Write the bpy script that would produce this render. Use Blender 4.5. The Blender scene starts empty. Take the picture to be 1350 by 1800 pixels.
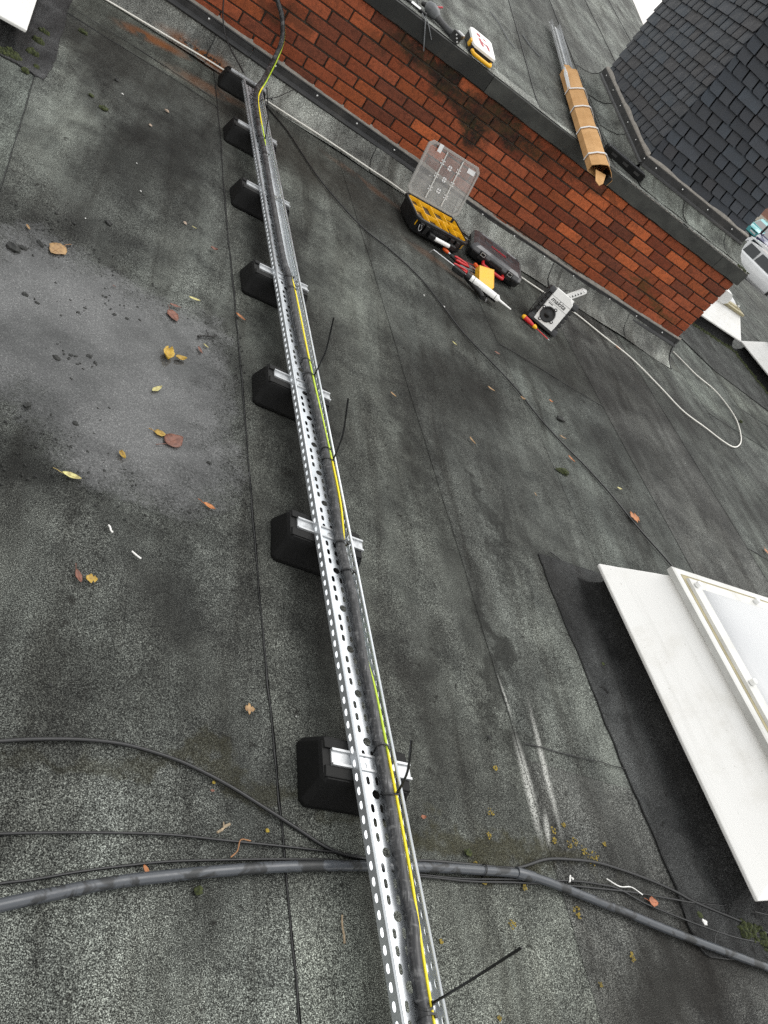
import bpy, bmesh, math, random
from mathutils import Vector, Matrix
from mathutils.geometry import tessellate_polygon
random.seed(7)
R_ = math.radians
scene = bpy.context.scene
scene.render.engine = 'CYCLES'

# ------------------------------------------------------------ camera
cam_d = bpy.data.cameras.new('camera')
cam = bpy.data.objects.new('camera', cam_d)
scene.collection.objects.link(cam)
cam_d.sensor_fit = 'HORIZONTAL'
cam_d.sensor_width = 36.0
cam_d.lens = 36.0 * 1352.0 / 1350.0
cam_d.clip_start = 0.02
cam_d.clip_end = 3000
RC = ((0.8274738, 0.3528605, 0.4367797), (-0.0699844, -0.7069970, 0.7037453), (0.5571259, -0.6128986, -0.5603268))  # columns: right, down, forward
cam.matrix_world = Matrix(((RC[0][0], -RC[0][1], -RC[0][2], -4.424), (RC[1][0], -RC[1][1], -RC[1][2], -5.504), (RC[2][0], -RC[2][1], -RC[2][2], 1.563), (0, 0, 0, 1)))
scene.camera = cam

# ------------------------------------------------------------ sky, sun, exposure (overcast)
SUN_EL, SUN_AZ = R_(64), R_(30)      # azimuth measured from +x towards +y
world = bpy.data.worlds.new('World'); scene.world = world; world.use_nodes = True
wn = world.node_tree; wn.nodes.clear()
w_out = wn.nodes.new('ShaderNodeOutputWorld'); w_bg = wn.nodes.new('ShaderNodeBackground')
w_sky = wn.nodes.new('ShaderNodeTexSky'); w_sky.sky_type = 'NISHITA'; w_sky.sun_disc = False
w_sky.sun_elevation = SUN_EL; w_sky.sun_rotation = math.pi / 2 - SUN_AZ
w_sky.air_density = 4.0; w_sky.dust_density = 1.0; w_sky.ozone_density = 1.0
w_bw = wn.nodes.new('ShaderNodeHueSaturation'); w_bw.inputs['Saturation'].default_value = 0.10
wn.links.new(w_sky.outputs[0], w_bw.inputs['Color']); wn.links.new(w_bw.outputs[0], w_bg.inputs['Color'])
w_bg.inputs['Strength'].default_value = 0.15
wn.links.new(w_bg.outputs[0], w_out.inputs['Surface'])
sun_d = bpy.data.lights.new('sun', 'SUN'); sun_d.energy = 0.7; sun_d.angle = R_(40); sun_d.color = (1, 0.97, 0.93)
sun = bpy.data.objects.new('sun', sun_d); scene.collection.objects.link(sun)
sun.rotation_euler = Vector((-math.cos(SUN_EL) * math.cos(SUN_AZ), -math.cos(SUN_EL) * math.sin(SUN_AZ), -math.sin(SUN_EL))).to_track_quat('-Z', 'Y').to_euler()
vs = scene.view_settings
vs.view_transform = 'Standard'; vs.look = 'None'; vs.gamma = 1.0; vs.use_curve_mapping = False
vs.exposure = 0.75

scene.cycles.use_denoising = False
D = {'conduit': [[-4.201,-5.018,0.02],[-4.151,-4.999,0.02],[-4.06,-4.967,0.02],[-3.961,-4.935,0.02],[-3.85,-4.907,0.02],[-3.728,-4.879,0.02],[-3.594,-4.852,0.02],[-3.447,-4.828,0.02],[-3.285,-4.806,0.02],[-3.181,-4.793,0.02],[-3.012,-4.776,0.02],[-2.882,-4.766,0.02],[-2.791,-4.772,0.02],[-2.667,-4.79,0.02],[-2.496,-4.817,0.02],[-2.315,-4.847,0.02],[-2.148,-4.871,0.02],[-1.893,-4.906,0.02],[-1.703,-4.934,0.02]],'coupling': [[-2.896,-4.765,0.02],[-2.835,-4.768,0.02]],'cableA': [[-4.287,-4.72,0.012],[-4.229,-4.702,0.012],[-4.168,-4.683,0.012],[-4.08,-4.662,0.012],[-3.996,-4.651,0.012],[-3.92,-4.653,0.012],[-3.838,-4.664,0.012],[-3.739,-4.691,0.012],[-3.652,-4.723,0.012],[-3.563,-4.757,0.012],[-3.487,-4.787,0.012],[-3.425,-4.799,0.012],[-3.362,-4.798,0.012],[-3.278,-4.788,0.012],[-3.172,-4.774,0.012],[-3.041,-4.763,0.012],[-2.922,-4.754,0.012],[-2.865,-4.743,0.012],[-2.762,-4.707,0.012],[-2.658,-4.692,0.012],[-2.536,-4.685,0.012],[-2.359,-4.7,0.012],[-2.235,-4.72,0.012],[-2.147,-4.742,0.012],[-1.974,-4.769,0.012],[-1.807,-4.798,0.012],[-1.616,-4.837,0.012]],'cableB': [[-4.237,-4.889,0.01],[-4.181,-4.876,0.01],[-4.082,-4.857,0.01],[-3.974,-4.839,0.01],[-3.857,-4.823,0.01],[-3.729,-4.814,0.01],[-3.59,-4.804,0.01],[-3.471,-4.797,0.01],[-3.376,-4.796,0.01],[-3.279,-4.811,0.01],[-3.176,-4.809,0.01],[-3.066,-4.801,0.01],[-2.907,-4.78,0.01],[-2.744,-4.761,0.01],[-2.643,-4.75,0.01],[-2.558,-4.747,0.01],[-2.488,-4.749,0.01],[-2.392,-4.775,0.01],[-2.27,-4.795,0.01],[-2.122,-4.815,0.01],[-1.988,-4.828,0.01],[-1.826,-4.83,0.01],[-1.608,-4.831,0.01]],'cableC': [[-4.21,-4.981,0.01],[-4.159,-4.961,0.01],[-4.103,-4.946,0.01],[-4.025,-4.921,0.01],[-3.941,-4.898,0.01],[-3.85,-4.876,0.01],[-3.725,-4.854,0.01],[-3.589,-4.832,0.01],[-3.44,-4.813,0.01],[-3.313,-4.821,0.01],[-3.176,-4.813,0.01],[-3.048,-4.805,0.01],[-2.909,-4.788,0.01],[-2.825,-4.779,0.01],[-2.698,-4.768,0.01],[-2.596,-4.761,0.01],[-2.435,-4.751,0.01],[-2.265,-4.747,0.01],[-2.146,-4.745,0.01],[-1.983,-4.734,0.01],[-1.861,-4.733,0.01],[-1.761,-4.735,0.01],[-1.533,-4.735,0.01]],'cableD': [[-3.853,-0.243,0.012],[-3.778,-0.325,0.012],[-3.675,-0.458,0.012],[-3.573,-0.661,0.012],[-3.457,-0.88,0.012],[-3.306,-1.072,0.012],[-3.156,-1.211,0.012],[-2.964,-1.286,0.012],[-2.776,-1.423,0.012],[-2.64,-1.618,0.012],[-2.527,-1.792,0.012],[-2.371,-1.936,0.012],[-2.22,-2.083,0.012],[-2.1,-2.258,0.012],[-1.974,-2.397,0.012],[-1.825,-2.519,0.012],[-1.688,-2.666,0.012],[-1.566,-2.837,0.012],[-1.451,-2.965,0.012],[-1.339,-3.09,0.012],[-1.177,-3.201,0.012]],'cableE': [[-5.085,-0.293,0.014],[-4.839,-0.247,0.014],[-4.501,-0.225,0.014],[-4.139,-0.172,0.014],[-3.823,-0.218,0.014],[-3.45,-0.208,0.014],[-3.051,-0.22,0.014],[-2.818,-0.234,0.014],[-2.234,-0.319,0.014],[-1.708,-0.376,0.014],[-1.454,-0.386,0.014],[-1.19,-0.396,0.014],[-0.916,-0.487,0.014],[-0.637,-0.58,0.014],[-0.408,-0.789,0.014],[-0.238,-0.976,0.014],[0.0,-1.032,0.014],[0.179,-1.08,0.014],[0.33,-1.065,0.014],[0.501,-0.919,0.014],[0.627,-0.731,0.014],[0.739,-0.468,0.014],[0.749,-0.259,0.014],[0.665,-0.065,0.014],[0.47,0.011,0.014],[0.342,0.136,0.014],[0.254,0.221,0.014]],'S1': [[-4.178,-0.262,0.0],[-4.074,-1.061,0.0],[-4.006,-1.585,0.0],[-3.917,-2.22,0.0],[-3.849,-2.779,0.0],[-3.762,-3.495,0.0],[-3.703,-3.91,0.0],[-3.659,-4.21,0.0],[-3.633,-4.468,0.0],[-3.602,-4.699,0.0],[-3.582,-4.887,0.0],[-3.549,-5.129,0.0]],'S2': [[-4.962,-0.67,0.0],[-4.633,-0.649,-0.0],[-4.14,-0.667,0.0]],'P1': [[-4.988,-0.435,0.0],[-4.962,-0.67,0.0],[-4.914,-1.07,0.0],[-4.865,-1.441,0.0],[-4.854,-1.632,0.0],[-4.855,-1.699,0.0],[-4.891,-1.703,0.0],[-4.966,-1.69,0.0],[-5.032,-1.704,0.0],[-5.169,-1.704,0.0]],'P1b': [[-5.039,-1.545,0.0],[-4.968,-1.636,0.0],[-4.883,-1.713,0.0]],'S4': [[-2.413,-3.399,0.0],[-2.397,-3.592,0.0],[-2.351,-3.853,0.0],[-2.314,-4.135,0.0],[-2.286,-4.304,0.0],[-2.249,-4.476,0.0],[-2.208,-4.704,0.0],[-2.201,-4.834,0.0],[-2.184,-4.876,-0.0],[-2.149,-4.892,-0.0],[-1.945,-4.896,0.0],[-1.724,-4.918,0.0]],'S4t': [[-2.413,-3.399,0.0],[-2.014,-3.349,0.0],[-1.76,-3.307,0.0]],'S4c': [[-2.335,-3.355,0.0],[-2.151,-3.435,0.0]],'S4d': [[-2.134,-4.889,0.0],[-2.081,-4.821,0.0],[-1.887,-4.715,0.0]],'S5': [[-2.751,-4.347,0.0],[-2.543,-4.342,0.0],[-2.283,-4.33,0.0]],'puddle': [[-4.772,-3.056,0.0],[-4.696,-2.955,0.0],[-4.621,-2.808,0.0],[-4.519,-2.825,0.0],[-4.39,-2.86,0.0],[-4.262,-2.878,0.0],[-4.131,-2.878,0.0],[-4.021,-2.86,0.0],[-3.917,-2.846,0.0],[-3.856,-2.956,0.0],[-3.83,-3.116,0.0],[-3.809,-3.274,0.0],[-3.788,-3.451,0.0],[-3.771,-3.614,0.0],[-3.763,-3.743,0.0],[-3.801,-3.85,0.0],[-3.916,-3.953,-0.0],[-4.047,-3.972,0.0],[-4.156,-3.983,0.0],[-4.249,-3.976,0.0],[-4.31,-3.933,0.0],[-4.36,-3.881,0.0],[-4.434,-3.82,0.0],[-4.467,-3.805,-0.0],[-4.556,-3.792,0.0]],'feet': [[-3.414,-4.61],[-3.514,-3.879],[-3.616,-3.178],[-3.71,-2.474],[-3.813,-1.752],[-3.906,-1.068],[-4.002,-0.347]],'swa': [[0.048,0.07],[0.173,0.082],[0.241,0.078],[0.37,0.079],[0.601,0.077],[0.7,0.076],[0.858,0.07],[1.019,0.074],[1.089,0.072],[1.21,0.066],[1.332,0.069],[1.451,0.072],[1.564,0.07],[1.702,0.071],[1.848,0.069],[1.959,0.063],[2.133,0.057],[2.357,0.051],[2.708,0.054],[2.843,0.042],[3.465,0.043],[3.93,0.047],[4.101,0.038],[4.35,0.037]],'earth1': [[0.045,0.077],[0.109,0.089],[0.198,0.1],[0.356,0.11],[0.535,0.102],[0.657,0.098],[0.771,0.092],[0.832,0.091]],'earth2': [[1.349,0.084],[1.421,0.083],[1.562,0.082],[1.699,0.084],[1.847,0.085],[1.985,0.079],[2.134,0.075],[2.292,0.069],[2.44,0.061],[2.581,0.06],[2.695,0.057]],'rise': [[-3.947,-0.62,0.104],[-3.922,-0.42,0.107],[-3.905,-0.25,0.134],[-3.888,-0.1,0.192],[-3.895,-0.055,0.32],[-3.926,-0.045,0.394],[-3.972,-0.045,0.46],[-4.022,-0.045,0.505]],'cableF': [[-4.316,-0.05,0.416],[-4.29,-0.05,0.331],[-4.255,-0.06,0.252],[-4.206,-0.1,0.188],[-4.15,-0.17,0.154],[-4.076,-0.26,0.131],[-4.036,-0.33,0.121]],'ties': [[0.459,[-3.458,-4.672,0.341]],[0.575,None],[0.024,[-3.356,-5.108,0.463]],[0.002,None],[2.035,[-3.634,-3.115,0.374]],[1.639,None],[1.594,[-3.591,-3.55,0.37]],[1.235,None],[1.128,None],[2.114,None],[2.69,None],[2.597,None],[4.492,[-3.788,-0.7,0.299]],[4.236,None],[4.021,[-3.967,-1.14,0.352]],[3.832,None]],'sky1': [[-2.193,-3.454,0.13],[-1.982,-4.753,0.13]],'sky2': [[-4.983,-1.61,0.13],[-5.09,-1.619,0.13],[-5.028,-1.211,0.13]],'leaves': [[-4.517,-2.936,0.111,-1.87,'broad','tan'],[-4.09,-2.99,0.083,-1.01,'broad','brown'],[-4.091,-2.924,0.046,0.22,'sliver','brown'],[-4.027,-2.816,0.049,0.24,'sliver','pale'],[-3.837,-2.777,0.049,-0.48,'sliver','orange'],[-4.078,-3.236,0.071,-1.49,'curl','yellow'],[-4.033,-3.222,0.043,0.43,'curl','yellow'],[-3.954,-3.078,0.026,-0.48,'sliver','pale'],[-3.972,-3.121,0.04,-1.01,'sliver','brown'],[-4.088,-3.435,0.054,1.02,'sliver','pale'],[-4.048,-3.634,0.051,0.07,'broad','yellow'],[-4.002,-3.639,0.101,0.89,'broad','brown'],[-4.14,-3.792,0.032,-0.94,'curl','yellow'],[-4.252,-3.94,0.054,0.01,'long','pale'],[-3.865,-3.858,0.043,-0.23,'long','orange'],[-3.989,-2.367,0.035,0.32,'curl','brown'],[-4.088,-2.274,0.023,-0.05,'sliver','pale'],[-4.625,-2.89,0.031,-0.96,'sliver','tan'],[-4.168,-4.253,0.041,-1.07,'long','brown'],[-4.137,-4.249,0.033,0.17,'maple','yellow'],[-3.696,-4.487,0.031,0.09,'maple','tan'],[-3.897,-4.903,0.029,-0.87,'sliver','orange'],[-2.666,-2.822,0.049,-0.86,'sliver','tan'],[-1.938,-2.526,0.054,-0.68,'sliver','orange'],[-1.944,-2.352,0.051,-0.05,'sliver','tan'],[-2.43,-2.256,0.05,-0.24,'sliver','tan'],[-2.286,-1.808,0.045,0.0,'sliver','brown'],[-1.561,-2.774,0.081,0.33,'maple','orange'],[-2.348,-4.769,0.053,-0.05,'broad','red'],[-0.162,-2.39,0.059,-1.55,'broad','orange'],[-3.102,-2.774,0.035,-0.47,'sliver','tan'],[-2.626,-1.984,0.037,-0.45,'sliver','pale'],[-2.19,-2.174,0.036,-0.03,'curl','tan'],[-1.934,-2.024,0.031,-0.02,'curl','orange'],[-0.775,-0.541,0.054,-0.41,'sliver','orange'],[-2.325,-2.998,0.024,-1.23,'sliver','tan'],[-1.588,-2.566,0.047,0.19,'sliver','pale'],[-3.188,-4.666,0.019,0.18,'curl','red'],[-4.309,-2.986,0.015,-0.14,'sliver','brown'],[-3.775,-4.713,0.011,0.03,'curl','brown']],'twigs': [[[-3.989,-3.047,0.01],[-3.923,-2.982,0.01],'black'],[[-4.057,-4.123,0.01],[-4.03,-4.137,0.01],'white'],[[-3.756,-4.803,0.01],[-3.728,-4.78,0.01],'tan'],[[-2.017,-4.126,0.01],[-2.053,-4.216,0.01],'white'],[[-2.532,-4.728,0.01],[-2.39,-4.754,0.01],'pale'],[[-2.683,-4.74,0.01],[-2.694,-4.76,0.01],'white'],[[-4.13,-4.063,0.01],[-4.115,-4.083,0.01],'white'],[[-3.445,-4.932,0.01],[-3.441,-4.988,0.01],'brown'],[[-3.72,-4.849,0.01],[-3.675,-4.807,0.01],'needle']],'moss': [[-4.4,-2.584,0.03],[-4.414,-3.739,0.031],[-4.284,-3.733,0.019],[-3.882,-3.67,0.021],[-3.921,-3.907,0.018],[-4.308,-3.415,0.021],[-4.392,-3.49,0.024],[-4.502,-3.27,0.021],[-4.542,-3.255,0.025],[-4.635,-3.042,0.063],[-4.847,-0.903,0.052],[-4.599,-1.636,0.047],[-4.669,-1.577,0.031],[-4.61,-1.231,0.028],[-4.722,-0.043,0.061],[-2.048,-2.683,0.075],[-2.219,-3.887,0.022],[-3.046,-4.732,0.027],[-3.783,-4.923,0.025],[-2.135,-4.779,0.028],[-1.892,-2.156,0.058],[0.843,-0.408,0.05],[-4.571,-2.944,0.031],[-4.609,-3.015,0.03],[-4.164,-4.553,0.01],[-2.893,-4.365,0.017]],'pebbles': [[-4.349,-1.24,0.032],[-4.395,-1.518,0.022],[-4.128,-2.267,0.019],[-4.56,-1.356,0.011],[-4.334,-2.205,0.01],[-3.399,-3.749,0.006],[-4.479,-2.637,0.006],[-2.671,-4.745,0.011],[-2.125,-4.799,0.025],[-2.776,-1.608,0.013],[-2.633,-1.603,0.016],[-4.388,-1.979,0.007],[-3.563,-4.469,0.004]],'lichen': [[-2.94,-4.603,0.022],[-2.959,-4.673,0.015],[-2.65,-4.646,0.017],[-2.622,-4.633,0.02],[-2.55,-4.663,0.027],[-2.594,-4.654,0.023],[-2.704,-4.614,0.017],[-2.708,-4.644,0.016],[-2.931,-4.892,0.02],[-2.682,-4.829,0.022],[-2.678,-4.843,0.012],[-2.656,-5.005,0.012],[-2.891,-4.461,0.013],[-2.502,-4.931,0.016],[-2.501,-4.92,0.009],[-3.021,-5.101,0.01],[-3.168,-4.955,0.008],[-2.863,-4.793,0.014],[-3.004,-4.801,0.012],[-3.026,-4.758,0.015],[-2.567,-4.677,0.03],[-2.654,-4.588,0.014],[-3.632,-4.774,0.005],[-3.771,-4.69,0.004],[-2.492,-4.619,0.012]],'scr': [[[-2.776,-4.288],[-2.755,-4.693]],[[-2.679,-4.15],[-2.67,-4.655]],[[-2.799,-4.093],[-2.764,-4.285]],[[-2.717,-4.546],[-2.734,-4.682]]],'stains': {'rust1': [-4.323,-0.151],'rust2': [-4.58,-0.357],'br1': [-2.818,-2.355],'br2': [-3.442,-0.264],'dk1': [-4.253,-1.788],'dk2': [-4.757,-1.124],'dk3': [-4.355,-3.901],'green': [-2.919,-4.695]},'ucase': [[-2.894,0.231,0.978],[-2.689,0.277,0.984],[-2.684,-0.119,0.936],[-2.854,-0.134,0.935]],'utool': [[-3.197,-0.008,0.935],[-3.164,0.03,0.939],[-3.03,-0.049,0.93],[-3.107,0.225,0.963]],'ucable': [[-3.529,-0.008,0.905],[-3.413,-0.038,0.901],[-3.305,0.009,0.907],[-3.203,0.041,0.911]],'rods': [[[-3.239,-0.019,0.913],[-3.123,-0.06,0.764]],[[-3.213,-0.089,0.895],[-3.118,-0.06,0.842]]],'wires': [[[-2.52,1.33,1.055],[-2.439,1.197,1.039],[-2.386,1.004,1.016],[-2.332,0.904,1.004]],[[-2.171,1.428,1.067],[-2.107,1.297,1.051],[-2.023,1.225,1.043]]],'bundle': [[-1.861,-0.534,0.892],[-1.842,-0.401,0.907],[-1.823,-0.02,0.953],[-1.802,0.328,0.995],[-1.783,0.663,1.035],[-1.765,1.043,1.081]],'traytip': [[-1.686,1.331,1.085],[-1.687,2.332,1.205]],'ublock': [[-1.615,0.117,0.97],[-1.359,0.029,0.959],[-1.19,0.273,0.988],[-1.431,0.403,1.004]],'edge': [[1.038,7.008,1.727],[1.259,8.443,1.899],[0.671,7.383,1.772],[-0.639,3.732,1.333],[-0.066,4.637,1.442]],'sd': [[-1.907,-1.081,0.018],[-1.827,-1.139,0.018],[-1.711,-1.193,0.018]],'gun': [[-2.379,-1.093,0.05],[-2.172,-1.154,0.05],[-2.058,-1.176,0.045]],'gunend': [[-2.61,-1.001,0.04],[-2.479,-1.03,0.04],[-2.365,-1.064,0.04]],'grip': [[-2.293,-1.013,0.02],[-2.308,-1.136,0.02],[-2.287,-1.215,0.02],[-2.234,-1.116,0.02]],'yb': [[-2.244,-0.847,0.06],[-2.132,-0.897,0.06],[-2.232,-1.112,0.06],[-2.345,-1.069,0.06]],'tools': {'orange': [[-2.531,-0.808,0.03],[-2.503,-0.832,0.03],[-2.442,-0.862,0.03]],'red1': [[-2.445,-0.89,0.045],[-2.371,-0.875,0.045],[-2.307,-0.886,0.045]],'grey': [[-2.418,-0.914,0.035],[-2.35,-0.907,0.035],[-2.27,-0.887,0.035]],'red2': [[-2.452,-0.971,0.03],[-2.389,-0.961,0.03],[-2.31,-0.942,0.03]],'cut': [[-2.282,-0.848,0.06],[-2.264,-0.875,0.06]]}}
# ------------------------------------------------------------ helpers
COL = scene.collection
def lin(r, g=None, b=None):
    if g is None: r, g, b = [int(r[i:i+2], 16) for i in (0, 2, 4)]
    f = lambda c: (c/255/12.92 if c/255 <= .04045 else ((c/255+.055)/1.055)**2.4)
    return (f(r), f(g), f(b), 1)

class MB:
    """collects geometry; build() links it as one mesh object"""
    def __init__(s): s.v = []; s.f = []; s.m = []; s.sm = []
    def add(s, vs, fs, mi=0, smooth=False):
        o = len(s.v); s.v += [tuple(v) for v in vs]; s.f += [tuple(i+o for i in f) for f in fs]
        s.m += [mi]*len(fs); s.sm += [smooth]*len(fs); return s
    def box(s, c, size, M=None, mi=0):
        x, y, z = size[0]/2, size[1]/2, size[2]/2
        P = [Vector((a*x, b*y, d*z)) + Vector(c) for d in (-1, 1) for a, b in ((-1, -1), (1, -1), (1, 1), (-1, 1))]
        if M: P = [M @ p for p in P]
        return s.add(P, [(3, 2, 1, 0), (4, 5, 6, 7), (0, 1, 5, 4), (1, 2, 6, 5), (2, 3, 7, 6), (3, 0, 4, 7)], mi)
    def cbox(s, c, size, ch, M=None, mi=0):
        """box with chamfered edges"""
        bm = bmesh.new(); bmesh.ops.create_cube(bm, size=1)
        for v in bm.verts: v.co = Vector((v.co.x*size[0], v.co.y*size[1], v.co.z*size[2]))
        bmesh.ops.bevel(bm, geom=bm.edges[:], offset=ch, segments=2, profile=.6, affect='EDGES')
        bm.verts.index_update()
        P = [v.co + Vector(c) for v in bm.verts]
        if M: P = [M @ p for p in P]
        s.add(P, [[v.index for v in f.verts] for f in bm.faces], mi, False); bm.free(); return s
    def loft(s, rings, mi=0, caps=True, smooth=False, closed=True):
        n = len(rings[0]); V = [p for r in rings for p in r]; F = []
        for k in range(len(rings)-1):
            for i in range(n if closed else n-1):
                j = (i+1) % n; F.append((k*n+i, k*n+j, (k+1)*n+j, (k+1)*n+i))
        s.add(V, F, mi, smooth)
        if caps:
            s.add(rings[0], [tuple(range(n-1, -1, -1))], mi); s.add(rings[-1], [tuple(range(n))], mi)
        return s
    def tube(s, pts, r, n=10, mi=0, caps=True):
        pts = [Vector(p) for p in pts]; rings = []; prev = None
        for i, p in enumerate(pts):
            t = (pts[min(i+1, len(pts)-1)] - pts[max(i-1, 0)]).normalized()
            if prev is None: u = t.orthogonal().normalized()
            else:
                u = prev - t*prev.dot(t)
                u = u.normalized() if u.length > 1e-6 else t.orthogonal().normalized()
            prev = u; w = t.cross(u); rr = r[i] if isinstance(r, (list, tuple)) else r
            rings.append([p + (u*math.cos(a) + w*math.sin(a))*rr for a in [2*math.pi*k/n for k in range(n)]])
        return s.loft(rings, mi, caps, True)
    def lathe(s, prof, M=None, n=20, mi=0, smooth=True):
        """profile [(radius, z)] about z"""
        rings = [[Vector((r*math.cos(a), r*math.sin(a), z)) for a in [2*math.pi*k/n for k in range(n)]] for r, z in prof]
        if M: rings = [[M @ p for p in r] for r in rings]
        return s.loft(rings, mi, True, smooth)
    def prism(s, poly, z0, z1, M=None, mi=0):
        a = [Vector((x, y, z0)) for x, y in poly]; b = [Vector((x, y, z1)) for x, y in poly]
        if M: a = [M @ p for p in a]; b = [M @ p for p in b]
        return s.loft([a, b], mi)
    def build(s, name, mats, parent=None, bevel=None, **props):
        me = bpy.data.meshes.new(name); me.from_pydata(s.v, [], s.f)
        for m in (mats if isinstance(mats, (list, tuple)) else [mats]): me.materials.append(m)
        me.polygons.foreach_set('material_index', s.m); me.polygons.foreach_set('use_smooth', s.sm); me.update()
        bm = bmesh.new(); bm.from_mesh(me); bmesh.ops.recalc_face_normals(bm, faces=bm.faces[:])
        if bevel: bmesh.ops.bevel(bm, geom=[e for e in bm.edges if e.is_manifold and e.calc_face_angle(0) > .5], offset=bevel, segments=2, profile=.6, affect='EDGES')
        bm.to_mesh(me); bm.free()
        return link(name, me, parent, **props)

def link(name, me, parent=None, **props):
    o = bpy.data.objects.new(name, me); COL.objects.link(o)
    if parent: o.parent = parent
    for k, v in props.items(): o[k] = v
    return o
def thing(name, label, cat, loc=(0, 0, 0), rz=0, group=None):
    o = bpy.data.objects.new(name, None); COL.objects.link(o); o.empty_display_size = .05
    o.location = loc; o.rotation_euler = (0, 0, rz); tag(o, label, cat, group); return o
def tag(o, label, cat, group=None):
    o['label'] = label; o['category'] = cat
    if group: o['group'] = group
    return o
def copy_tree(o, parent=None):
    c = o.copy(); COL.objects.link(c); c.parent = parent
    for ch in o.children: copy_tree(ch, c)
    return c
def smooth(pts, k=6):
    """Catmull-Rom through points"""
    P = [Vector(p) for p in pts]; P = [P[0]*2-P[1]] + P + [P[-1]*2-P[-2]]; out = []
    for i in range(1, len(P)-2):
        a, b, c, d = P[i-1:i+3]
        for j in range(k):
            t = j/k; out.append(.5*((2*b) + (c-a)*t + (2*a-5*b+4*c-d)*t*t + (3*b-a-3*c+d)*t**3))
    out.append(P[-2]); return out
def frame(o, xdir, up=(0, 0, 1)):
    x = Vector(xdir).normalized(); z = Vector(up); z = (z - x*z.dot(x)).normalized(); y = z.cross(x)
    return Matrix(((x.x, y.x, z.x, o[0]), (x.y, y.y, z.y, o[1]), (x.z, y.z, z.z, o[2]), (0, 0, 0, 1)))
def T(x, y, z): return Matrix.Translation((x, y, z))
def Rx(a): return Matrix.Rotation(a, 4, 'X')
def Ry(a): return Matrix.Rotation(a, 4, 'Y')
def Rz(a): return Matrix.Rotation(a, 4, 'Z')

# ------------------------------------------------------------ materials
class NT:
    def __init__(s, name):
        s.m = bpy.data.materials.new(name); s.m.use_nodes = True; s.n = s.m.node_tree; s.n.nodes.clear()
        s.out = s.n.nodes.new('ShaderNodeOutputMaterial'); s.b = s.n.nodes.new('ShaderNodeBsdfPrincipled')
        s.n.links.new(s.b.outputs[0], s.out.inputs[0])
        s.geo = s.n.nodes.new('ShaderNodeNewGeometry'); s.tc = s.n.nodes.new('ShaderNodeTexCoord')
    def node(s, t, **kw):
        n = s.n.nodes.new(t)
        for k, v in kw.items(): setattr(n, k, v)
        return n
    def l(s, a, b): s.n.links.new(a, b)
    def setv(s, sock, v):
        if hasattr(v, 'is_linked') or isinstance(v, bpy.types.NodeSocket): s.l(v, sock)
        else: sock.default_value = v
    def noise(s, scale, detail=3, rough=.6, vec=None, dist=0, out='Fac'):
        n = s.node('ShaderNodeTexNoise'); n.inputs['Scale'].default_value = scale; n.inputs['Detail'].default_value = detail
        n.inputs['Roughness'].default_value = rough; n.inputs['Distortion'].default_value = dist
        s.l(vec if vec else s.geo.outputs['Position'], n.inputs['Vector']); return n.outputs[out]
    def ramp(s, f, stops):
        n = s.node('ShaderNodeValToRGB'); e = n.color_ramp.elements
        while len(e) < len(stops): e.new(.5)
        for el, (p, c) in zip(e, stops): el.position = p; el.color = c if len(c) == 4 else (*c, 1)
        s.l(f, n.inputs[0]); return n.outputs[0]
    def mr(s, v, a, b, c=0., d=1., smooth=True):
        n = s.node('ShaderNodeMapRange'); n.interpolation_type = 'SMOOTHSTEP' if smooth else 'LINEAR'
        s.setv(n.inputs[0], v)
        for i, x in zip((1, 2, 3, 4), (a, b, c, d)): s.setv(n.inputs[i], x)
        return n.outputs[0]
    def math(s, op, a, b=0., clamp=False):
        n = s.node('ShaderNodeMath', operation=op, use_clamp=clamp); s.setv(n.inputs[0], a); s.setv(n.inputs[1], b); return n.outputs[0]
    def mix(s, f, a, b, mode='MIX'):
        n = s.node('ShaderNodeMix', data_type='RGBA', blend_type=mode); s.setv(n.inputs[0], f); s.setv(n.inputs[6], a); s.setv(n.inputs[7], b); return n.outputs[2]
    def mapping(s, vec, loc=(0, 0, 0), rot=(0, 0, 0), scale=(1, 1, 1), kind='POINT'):
        n = s.node('ShaderNodeMapping', vector_type=kind); s.l(vec, n.inputs[0])
        n.inputs[1].default_value = loc; n.inputs[2].default_value = rot; n.inputs[3].default_value = scale; return n.outputs[0]
    def bump(s, h, strength=.4, dist=.002):
        n = s.node('ShaderNodeBump'); n.inputs['Strength'].default_value = strength; n.inputs['Distance'].default_value = dist
        s.l(h, n.inputs['Height']); s.l(n.outputs[0], s.b.inputs['Normal']); return n
    def ocol(s): return s.node('ShaderNodeObjectInfo').outputs['Color']
    def orand(s): return s.node('ShaderNodeObjectInfo').outputs['Random']

def simple(name, col, rough=.5, metal=0., spec=.5, var=.12, scale=30, bump=.0, dirt=0.):
    t = NT(name); c = lin(col) if isinstance(col, str) else (*col, 1)
    n = t.noise(scale, 4, .6, t.tc.outputs['Object'])
    lo = tuple(x*(1-var) for x in c[:3]); hi = tuple(min(1, x*(1+var)) for x in c[:3])
    cc = t.ramp(n, [(.3, lo), (.7, hi)])
    if dirt:
        d = t.mr(t.noise(scale*.25, 6, .7, t.tc.outputs['Object']), .5, .72)
        cc = t.mix(t.math('MULTIPLY', d, dirt), cc, (.09, .08, .065, 1))
    t.l(cc, t.b.inputs['Base Color']); t.b.inputs['Roughness'].default_value = rough; t.b.inputs['Metallic'].default_value = metal
    t.l(t.mr(n, .2, .8, max(0, rough-.08), min(1, rough+.1)), t.b.inputs['Roughness'])
    t.b.inputs['Specular IOR Level'].default_value = spec
    if bump: t.bump(t.noise(scale*6, 3, .6, t.tc.outputs['Object']), bump, .001)
    return t.m

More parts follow.
